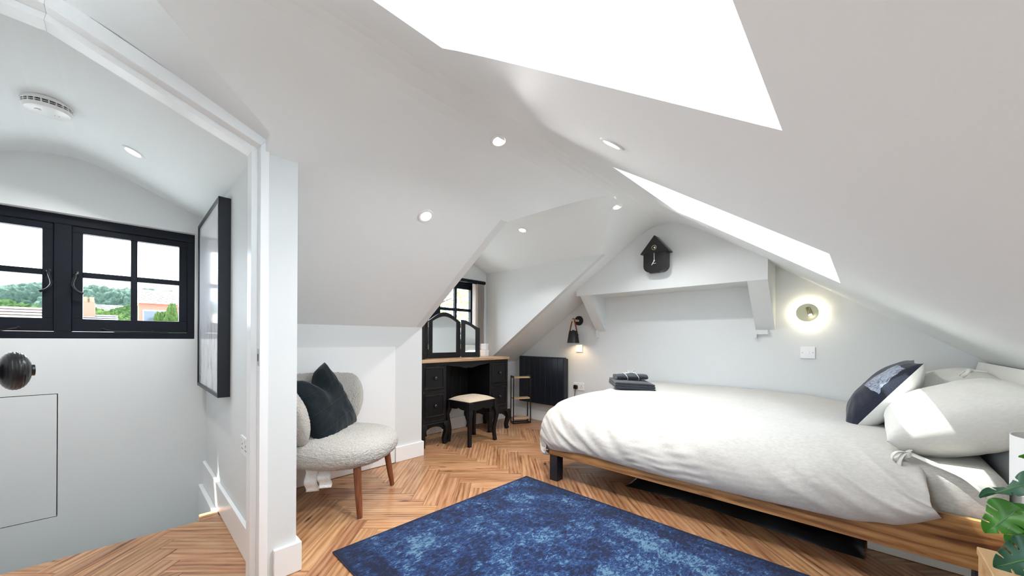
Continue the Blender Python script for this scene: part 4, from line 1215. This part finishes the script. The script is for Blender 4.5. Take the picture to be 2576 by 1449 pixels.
def leaf(base, tip, nrm, width, mat, fold=.25, droop=.15, cuts=3, stem=True):
    """a monstera leaf from base (stalk end) to tip, with slits cut in from the margin"""
    base, tip = Vector(base), Vector(tip); ax = tip - base; L = ax.length; ax.normalize()
    n = Vector(nrm); n = (n - ax * n.dot(ax)).normalized(); sd = n.cross(ax)
    g_ = B(); NU, NV = 110, 15
    def half(t):            # half width along the leaf
        w = max(0, sin(pi * min(1, max(0, t)) ** .60)) ** .72 * (1 - .2 * t)
        return w
    def P(t, s):
        w = half(t) * width / 2
        s2 = s
        p = base + ax * (L * (t - .16 * (1 - t) * abs(s) * 1.2)) + sd * (s2 * w)
        p += n * (abs(s2) * w * fold - droop * L * t * t + .01 * sin(9 * t) * abs(s2))
        return p
    for sg in (-1, 1):
        V_ = g_.grid(lambda i, j: P(i / (NU - 1), sg * j / (NV - 1)), NU, NV)
        kill = []
        for f_ in g_.bm.faces:
            if f_.tag: continue
            f_.tag = True
        for i in range(NU - 1):
            for j in range(NV - 1):
                t_, s_ = (i + .5) / (NU - 1), (j + .5) / (NV - 1)
                for k in range(cuts):
                    tc = .27 + .19 * k + (.05 if sg > 0 else 0)
                    if s_ > .42 and abs(t_ - tc - .10 * s_) < .012 + .020 * (s_ - .42): kill.append((V_[i][j], V_[i + 1][j + 1]))
        dead = set()
        for v0, v1 in kill:
            for f_ in v0.link_faces:
                if v1 in f_.verts: dead.add(f_)
        bmesh.ops.delete(g_.bm, geom=list(dead), context='FACES')
    o = g_.obj('leaf', mat, PT, smooth=True, weld=True)
    o.modifiers.new('solid', 'SOLIDIFY').thickness = .0008
    rib = B(); rib.tube([P(k / 14, 0) - n * .0006 for k in range(14)], [.0022 - .0012 * k / 14 for k in range(14)], 6)
    rib.obj('midrib', STEMM, o)
    return o
def W(x, y, z): return (x - 1.465, y + .385, z - .350)
leaf(W(1.47, -.300, .677), W(1.445, -.208, .622), (-.25, .40, 1), .062, LEAFD, fold=.15, droop=.05)
leaf(W(1.45, -.262, .600), W(1.44, -.218, .536), (-.9, .35, .6), .082, LEAFG, fold=.12, droop=-.02)
leaf(W(1.46, -.280, .600), W(1.44, -.250, .515), (-.55, .9, .3), .058, LEAFG, fold=.30, droop=.10)
leaf(W(1.47, -.300, .565), W(1.44, -.268, .510), (-.8, -.2, .7), .07, LEAFG, fold=.15, droop=.10)
leaf(W(1.42, -.292, .520), W(1.41, -.226, .470), (-.95, .25, .55), .092, LEAFD, fold=.10, droop=-.03, cuts=3)
leaf(W(1.50, -.42, .66), W(1.44, -.47, .60), (-.6, -.4, .7), .12, LEAFG)
leaf(W(1.53, -.36, .70), W(1.56, -.29, .72), (0, 0, 1), .11, LEAFG)
for top in ((1.47, -.300, .677), (1.45, -.262, .600), (1.46, -.280, .600), (1.47, -.300, .565), (1.42, -.292, .520), (1.50, -.42, .66), (1.53, -.36, .70)):
    t = Vector(W(*top)); 
    B().tube(spline([(t.x * .1, t.y * .1, .08), (t.x * .45, t.y * .4, .08 + (t.z - .08) * .55), tuple(t)], 14), [.0045] * 6 + [.0035] * 8, 8).obj('stem', STEMM, PT)
B().lathe([(0, .078), (.052, .078)], 20).obj('soil', m_plain('soil', (.02, .014, .01), .95), PT)

# ------------------------------------------------------------------ landing things
def art():
    m, nt, b = new_mat('abstract_painting', rough=.10, spec=.6)
    v = coords(nt, (1, 1, 1))
    s = nt.nodes.new('ShaderNodeSeparateXYZ'); nt.links.new(v, s.inputs[0])
    n1 = noise_t(nt, coords(nt, (1, 9, 1.6)), 1.8, 5, .6, 1.8)
    n2 = noise_t(nt, coords(nt, (1, 2.4, 1.2)), 2.0, 4, .6, 1.0)
    stroke = ramp(nt, n1, [(.50, (0, 0, 0)), (.56, (1, 1, 1)), (.60, (.25, .25, .25)), (.66, (0, 0, 0))])
    lowk = ramp(nt, s.outputs[2], [(.05, (1, 1, 1)), (.62, (0, 0, 0))])
    f = math_n(nt, 'MULTIPLY', math_n(nt, 'MULTIPLY', stroke, lowk), ramp(nt, n2, [(.45, (0, 0, 0)), (.55, (1, 1, 1))]))
    nt.links.new(mixc(nt, f, (.74, .74, .76), (.06, .06, .08)), b.inputs['Base Color'])
    return m
PC = thing('wall_picture', 'tall abstract white painting in a deep black frame on the landing wall', 'picture', (.395, 2.46, .682))
fr = B(); Lp, Hp = .777, 1.064
for d in ((-.054, 0, 0, .018, 0, Hp), (-.054, 0, Lp - .018, Lp, 0, Hp), (-.054, 0, .018, Lp - .018, 0, .018), (-.054, 0, .018, Lp - .018, Hp - .018, Hp)): fr.box(*d)
fr.obj('frame', m_plain('black_frame_wood', (.008, .010, .018), .4, nscale=180, nstr=.2), PC, bevel=.001)
B().box(-.046, -.004, .018, Lp - .018, .018, Hp - .018).obj('canvas', art(), PC)

SM = thing('smoke_alarm', 'round white smoke alarm on the landing ceiling', 'alarm')
sp_ = Vector((-.235, 2.60, D_(-.235, LAND[2])))
SM.matrix_world = place(sp_, (0.03, 0, -1), (1, 0, 0))
B().lathe([(0, 0), (.070, 0), (.074, .004), (.076, .016), (.073, .018)], 56).obj('base', PLASTIC, SM)
B().lathe([(.060, .016), (.066, .018), (.066, .032), (.060, .033)], 56).obj('vent_core', m_plain('vent_dark', (.03, .03, .03), .8), SM)
for k in range(22):
    a = 2 * pi * k / 22
    B().box(.064, .0735, -.0018, .0018, .017, .033, m=Matrix.Rotation(a, 4, 'Z')).obj('vent_rib', PLASTIC, SM)
B().lathe([(.0655, .0235), (.0735, .0235), (.0735, .0255), (.0655, .0255)], 56).obj('vent_band', PLASTIC, SM)
B().lathe([(.0735, .031), (.0735, .034), (.066, .044), (.050, .049), (0, .050)], 56).obj('cover', PLASTIC, SM)
B().lathe([(0, .0495), (.010, .0495), (.010, .0525), (0, .053)], 24, Matrix.Translation((-.025, .02, 0))).obj('test_button', PLASTIC, SM)
for q in (0, 1): B().cyl((.02 + .012 * q, .0, .049), (.02 + .012 * q, .0, .0505), .0015, n=8).obj('indicator', GREY, SM)

DLE = m_emit('downlight_lens', (1, .97, .92), 14)
def downlight(x, y, fz, label, power=7):
    """fz: ceiling height function of (x, y); the fitting follows the ceiling's tilt"""
    e_ = .02
    z = fz(x, y); nx = (fz(x + e_, y) - fz(x - e_, y)) / (2 * e_); ny = (fz(x, y + e_) - fz(x, y - e_)) / (2 * e_)
    n = Vector((nx, ny, -1)).normalized()
    r = thing('downlight', label, 'light', group='recessed ceiling downlights'); r.matrix_world = place(Vector((x, y, z)) + n * .001, n, (1, 0, 0))
    B().lathe([(.030, .0), (.030, .0015), (.033, .004), (.043, .0045), (.0455, .003), (.046, -.002)], 40).obj('bezel', PLASTIC, r)
    B().lathe([(0, .001), (.031, .001), (.031, 0), (0, 0)], 32).obj('lens', DLE, r)
    area('downlight_lamp', (0, 0, .008), (0, 0, 1), power, (1, .995, .985), .055, r, rad(130))
    r.children[-1].rotation_euler = (pi, 0, 0)
mainc = lambda x, y: M_(y)
landc = lambda x, y: D_(x, LAND[2])
bedc = lambda x, y: D_(x, BEDD[2])
DLP = 5.0
downlight(1.20, 1.833, mainc, 'recessed downlight in the sloping ceiling above the boucle chair', DLP)
downlight(1.297, 1.329, mainc, 'recessed downlight at the rounded ridge in the middle of the ceiling', DLP)
downlight(1.176, .639, mainc, 'recessed downlight between the two roof windows', DLP)
downlight(2.542, 1.335, mainc, 'recessed downlight near the clock gable beside the dormer ceiling', DLP)
downlight(2.495, 2.247, bedc, 'recessed downlight in the dormer ceiling above the dressing table', DLP)
downlight(.032, 2.754, landc, 'recessed downlight in the landing ceiling', DLP)

# vertical blind gathered at one side of the dormer window
VB = thing('vertical_blind', 'vertical fabric blind drawn to one side of the dormer window', 'blind', (0, 0, 0))
B().tube([(1.80, 3.262, 1.662), (2.955, 3.262, 1.662)], .021, 16).obj('head_rail', BLACKF, VB)
SLM, snt, sb2 = new_mat('blind_fabric', (.80, .76, .73), .9)
tr = snt.nodes.new('ShaderNodeBsdfTranslucent'); tr.inputs[0].default_value = (.85, .78, .74, 1)
mx = snt.nodes.new('ShaderNodeMixShader'); mx.inputs[0].default_value = .5
out = [q for q in snt.nodes if q.type == 'OUTPUT_MATERIAL'][0]
snt.links.new(sb2.outputs[0], mx.inputs[1]); snt.links.new(tr.outputs[0], mx.inputs[2]); snt.links.new(mx.outputs[0], out.inputs[0])
for k in range(9):
    xk = 2.800 + .0145 * k
    a = rad(80) if k else rad(8)
    m_ = Matrix.Translation((xk, 3.258, 0)) @ Matrix.Rotation(a, 4, 'Z')
    B().box(-.042, .042, -.0006, .0006, .93, 1.635, m=m_).obj('slat', SLM, VB)
for dx in (0, .012):
    B().tube([(2.948 + dx, 3.262, 1.64), (2.950 + dx, 3.264, 1.25), (2.956, 3.264, 1.05 + dx)], .0012, 6).obj('cord', PLASTIC, VB)
B().lathe([(0, -.03), (.006, -.028), (.008, -.01), (.004, 0), (0, 0)], 10, Matrix.Translation((2.956, 3.264, 1.05))).obj('cord_weight', PLASTIC, VB)

# floor nosing at the stair head
bx('stair_nosing', PLANK, (.295, .377, 2.62, 2.72, -.03, 0), floor_o, bevel=.006)

# ------------------------------------------------------------------ outside: dormer eaves, neighbours, trees
ROOF = m_plain('lead_roof', (.25, .26, .28), .6)
for (x0, x1, nm) in ((-1.0, .56, 'roof_landing_dormer'), (1.6, 3.2, 'roof_bedroom_dormer')):
    structure(bx(nm, ROOF, (x0, x1, YF + .2, YF + .33, 1.80, 1.90)))
GND = m_plain('pale_ground', (.34, .35, .34), .9)
tag(B().box(-220, 220, -200, 260, -5.6, -5.5).obj('ground', GND), None, None, None, 'structure')
def canopy_mat(name, c1, c2):
    m, nt, b = new_mat(name, rough=.85, spec=.1)
    n = noise_t(nt, coords(nt), 2.2, 9, .85)
    nt.links.new(ramp(nt, n, [(.35, c1), (.65, c2)]), b.inputs['Base Color'])
    bump(nt, b, noise_t(nt, coords(nt), 3.5, 8, .85), 1.0, .8)
    return m
TG = [canopy_mat('tree_green', (.018, .05, .016), (.10, .19, .05)), canopy_mat('tree_hazed', (.045, .085, .065), (.16, .24, .18)), canopy_mat('tree_light', (.04, .09, .02), (.17, .27, .07))]  # second one, far crowns: distance haze put into the paler, bluer colour
BARK = m_plain('bark', (.09, .06, .04), .9)
def tree(label, x, y, zg, ztop, rad_, kind, seed, group='trees on the far hillside'):
    t = thing('tree', label, 'tree', (x, y, zg), 0, group)
    H = ztop - zg
    b = B(); bmesh.ops.create_icosphere(b.bm, subdivisions=6, radius=1)
    for v in b.bm.verts:
        p = v.co.copy()
        k = 1.12 + .28 * noise.noise(p * 1.4 + Vector((seed, 0, 0))) - .30 * abs(noise.noise(p * 3.2 + Vector((0, seed, 0)))) - .18 * abs(noise.noise(p * 7.5 + Vector((0, 0, seed)))) - .10 * abs(noise.noise(p * 18)) + .03 * noise.noise(p * 45)
        v.co = Vector((p.x * rad_ * k, p.y * rad_ * k, H * .62 + p.z * H * .38 * k))
    b.obj('crown', TG[kind], t, smooth=True)
    B().tube([(0, 0, 0), (0, 0, H * .5)], [rad_ * .09, rad_ * .05], 10).obj('trunk', BARK, t)
def ray_at(px, dist):
    """ground point seen at image column px, dist metres in front"""
    u = (px - 1288) / FPX
    f = Vector((cos(YAW), sin(YAW))); r = Vector((sin(YAW), -cos(YAW)))
    return (f + r * u) * dist
rnd = random.Random(4)
hill = [(10, 62, 8.6, 6.0, 'far skyline tree above the pale tiled roof ridge'), (92, 64, 9.9, 6.0, 'tallest far skyline tree above the dark chimney stack'),
        (215, 62, 9.0, 5.4, 'far skyline tree behind the red chimney pots'), (285, 63, 9.6, 5.6, 'broad far skyline tree above the white terrace'),
        (352, 64, 8.9, 4.6, 'far skyline tree behind the glazing bar of the landing window'), (432, 66, 8.8, 5.6, 'far skyline tree rising behind the red brick house')]
for k, (px, ds, zt, r_, lab) in enumerate(hill):
    p = ray_at(px, ds)
    tree(lab, p.x, p.y, -5.5, zt, r_, 1, k * 3.1)
for k, (px, ds, zt, r_, kd, lab) in enumerate(((10, 40, 4.8, 3.4, 0, 'bright rounded tree behind the tiled roof ridge seen through the landing window'), (75, 41, 3.6, 2.6, 2, 'light green small tree beside the neighbouring chimney stack'), (255, 36, 3.7, 2.4, 2, 'light green round tree beside the red chimney pots'), (330, 44, 4.3, 2.5, 0, 'green tree above the far terrace roof'), (418, 25, 3.1, .95, 2, 'pale tree in front of the red brick house'))):
    p = ray_at(px, ds); tree(lab, p.x, p.y, -5.5, zt, r_, kd, 40 + k * 2.3, 'trees among the neighbouring roofs')
BRK = m_plain('red_brick', (.30, .10, .065), .85); TILE = m_plain('roof_tile', (.32, .24, .22), .8); SLATE = m_plain('roof_slate', (.25, .25, .28), .7); RENDER = m_plain('pale_render', (.62, .58, .54), .8)
def house(label, px, dist, zr, width, depth, roofm, wallm, chimney=None, rz=0.0, win=0):
    p = ray_at(px, dist)
    h = thing('house', label, 'house', (p.x, p.y, -5.5), rz, 'neighbouring houses')
    ze = zr + 5.5 - depth * .30
    B().box(-width / 2, width / 2, -depth / 2, depth / 2, 0, ze).obj('wall', wallm, h)
    ro = B().prism([(-depth / 2 - .3, ze - .1), (0, ze + depth * .30), (depth / 2 + .3, ze - .1)], 'x', -width / 2 - .2, width / 2 + .2).obj('roof', roofm, h)
    rows = 9
    sl = Vector((0, -depth / 2 - .3, ze - .1)); tp = Vector((0, 0, ze + depth * .30)); d = tp - sl
    for k in range(rows):
        a, c = sl + d * (k / rows), sl + d * ((k + .97) / rows)
        q = B(); up_ = Vector((0, -.03, .06))
        q.face([(-width / 2 - .2, *(a + up_ * 1.5)[1:]), (width / 2 + .2, *(a + up_ * 1.5)[1:]), (width / 2 + .2, *(c + up_ * .5)[1:]), (-width / 2 - .2, *(c + up_ * .5)[1:])])
        q.obj('tile_course', roofm, ro, smooth=None)
    for k in range(win):
        xw = -width / 2 + (k + .7) * width / (win + .4)
        wn = B().box(xw - .45, xw + .45, -depth / 2 - .05, -depth / 2, ze - 1.9, ze - .6).obj('window', PLASTIC, h)
        B().box(xw - .38, xw + .38, -depth / 2 - .07, -depth / 2 - .05, ze - 1.82, ze - .68).obj('pane', m_plain('dark_pane', (.05, .06, .08), .1), wn)
    if chimney is not None:
        cx, ch, cw_ = chimney
        c = B().box(cx - cw_ / 2, cx + cw_ / 2, -.35, .35, ze, zr + 5.5 + ch).obj('chimney', BRK if wallm != RENDER else SLATE, h)
        for k in range(3):
            B().lathe([(.11, 0), (.13, .04), (.10, .34), (.12, .40), (.09, .40)], 12, Matrix.Translation((cx - cw_ / 3 + cw_ / 3 * k, 0, zr + 5.5 + ch))).obj('chimney_pot', m_plain('terracotta', (.42, .15, .09), .8), c)
    return h
house('neighbouring house with a pale tiled roof and dark chimney seen through the landing window', -40, 21, 2.72, 5.6, 5, TILE, RENDER, (2.55, .45, .7), rad(-4))
house('brick chimney house with red pots low in the landing window', 228, 26, 2.55, 2.2, 4, SLATE, BRK, (-.25, .85, .9), rad(0))
house('far white terrace with a grey roof and a row of windows', 318, 50, 5.2, 6, 6, SLATE, RENDER, None, rad(0), 5)
house('red brick house with a pale roof at the edge of the landing window', 396, 30, 4.75, 2.2, 3.5, RENDER, BRK, None, rad(0), 2)

# leafy tree close outside the dormer window
lt = thing('garden_tree', 'sunlit leafy garden tree close outside the dormer window', 'tree', (5.2, 8.2, -5.5))
rn = random.Random(11)
br = B()
br.tube(spline([(0, 0, 0), (.1, .1, 3), (-.1, 0, 5), (.2, .2, 7.2), (.1, .1, 9)], 20), [.22 - .009 * k for k in range(20)], 10)
for k in range(22):
    z = rn.uniform(4.2, 8.6); a = rn.uniform(0, 2 * pi); L_ = rn.uniform(.9, 2.2)
    br.tube(spline([(0, 0, z), (cos(a) * L_ * .5, sin(a) * L_ * .5, z + .35), (cos(a) * L_, sin(a) * L_, z + rn.uniform(.3, 1.0))], 8), [.045 - .005 * q for q in range(8)], 6)
br.obj('trunk', BARK, lt)
lv = B()
for k in range(22000):
    a = rn.uniform(0, 2 * pi); u = rn.random() ** .45; zz = rn.uniform(-1, 1)
    rr_ = 2.6 * u * sqrt(max(0, 1 - zz * zz * .8))
    c = Vector((cos(a) * rr_, sin(a) * rr_, 6.9 + zz * 2.6))
    if noise.noise(c * .9) < -.12: continue
    s_ = rn.uniform(.028, .055); d1 = Vector((rn.uniform(-1, 1), rn.uniform(-1, 1), rn.uniform(-1, 1))).normalized(); d2 = d1.cross(Vector((rn.uniform(-1, 1), rn.uniform(-1, 1), rn.uniform(-1, 1)))).normalized()
    lv.face([c - d1 * s_, c + d2 * s_ * .5, c + d1 * s_, c - d2 * s_ * .5])
tag(lv.obj('foliage', leaf_mat('tree_leaf', (.05, .12, .02), (.14, .26, .05)), lt, smooth=None), kind='stuff')
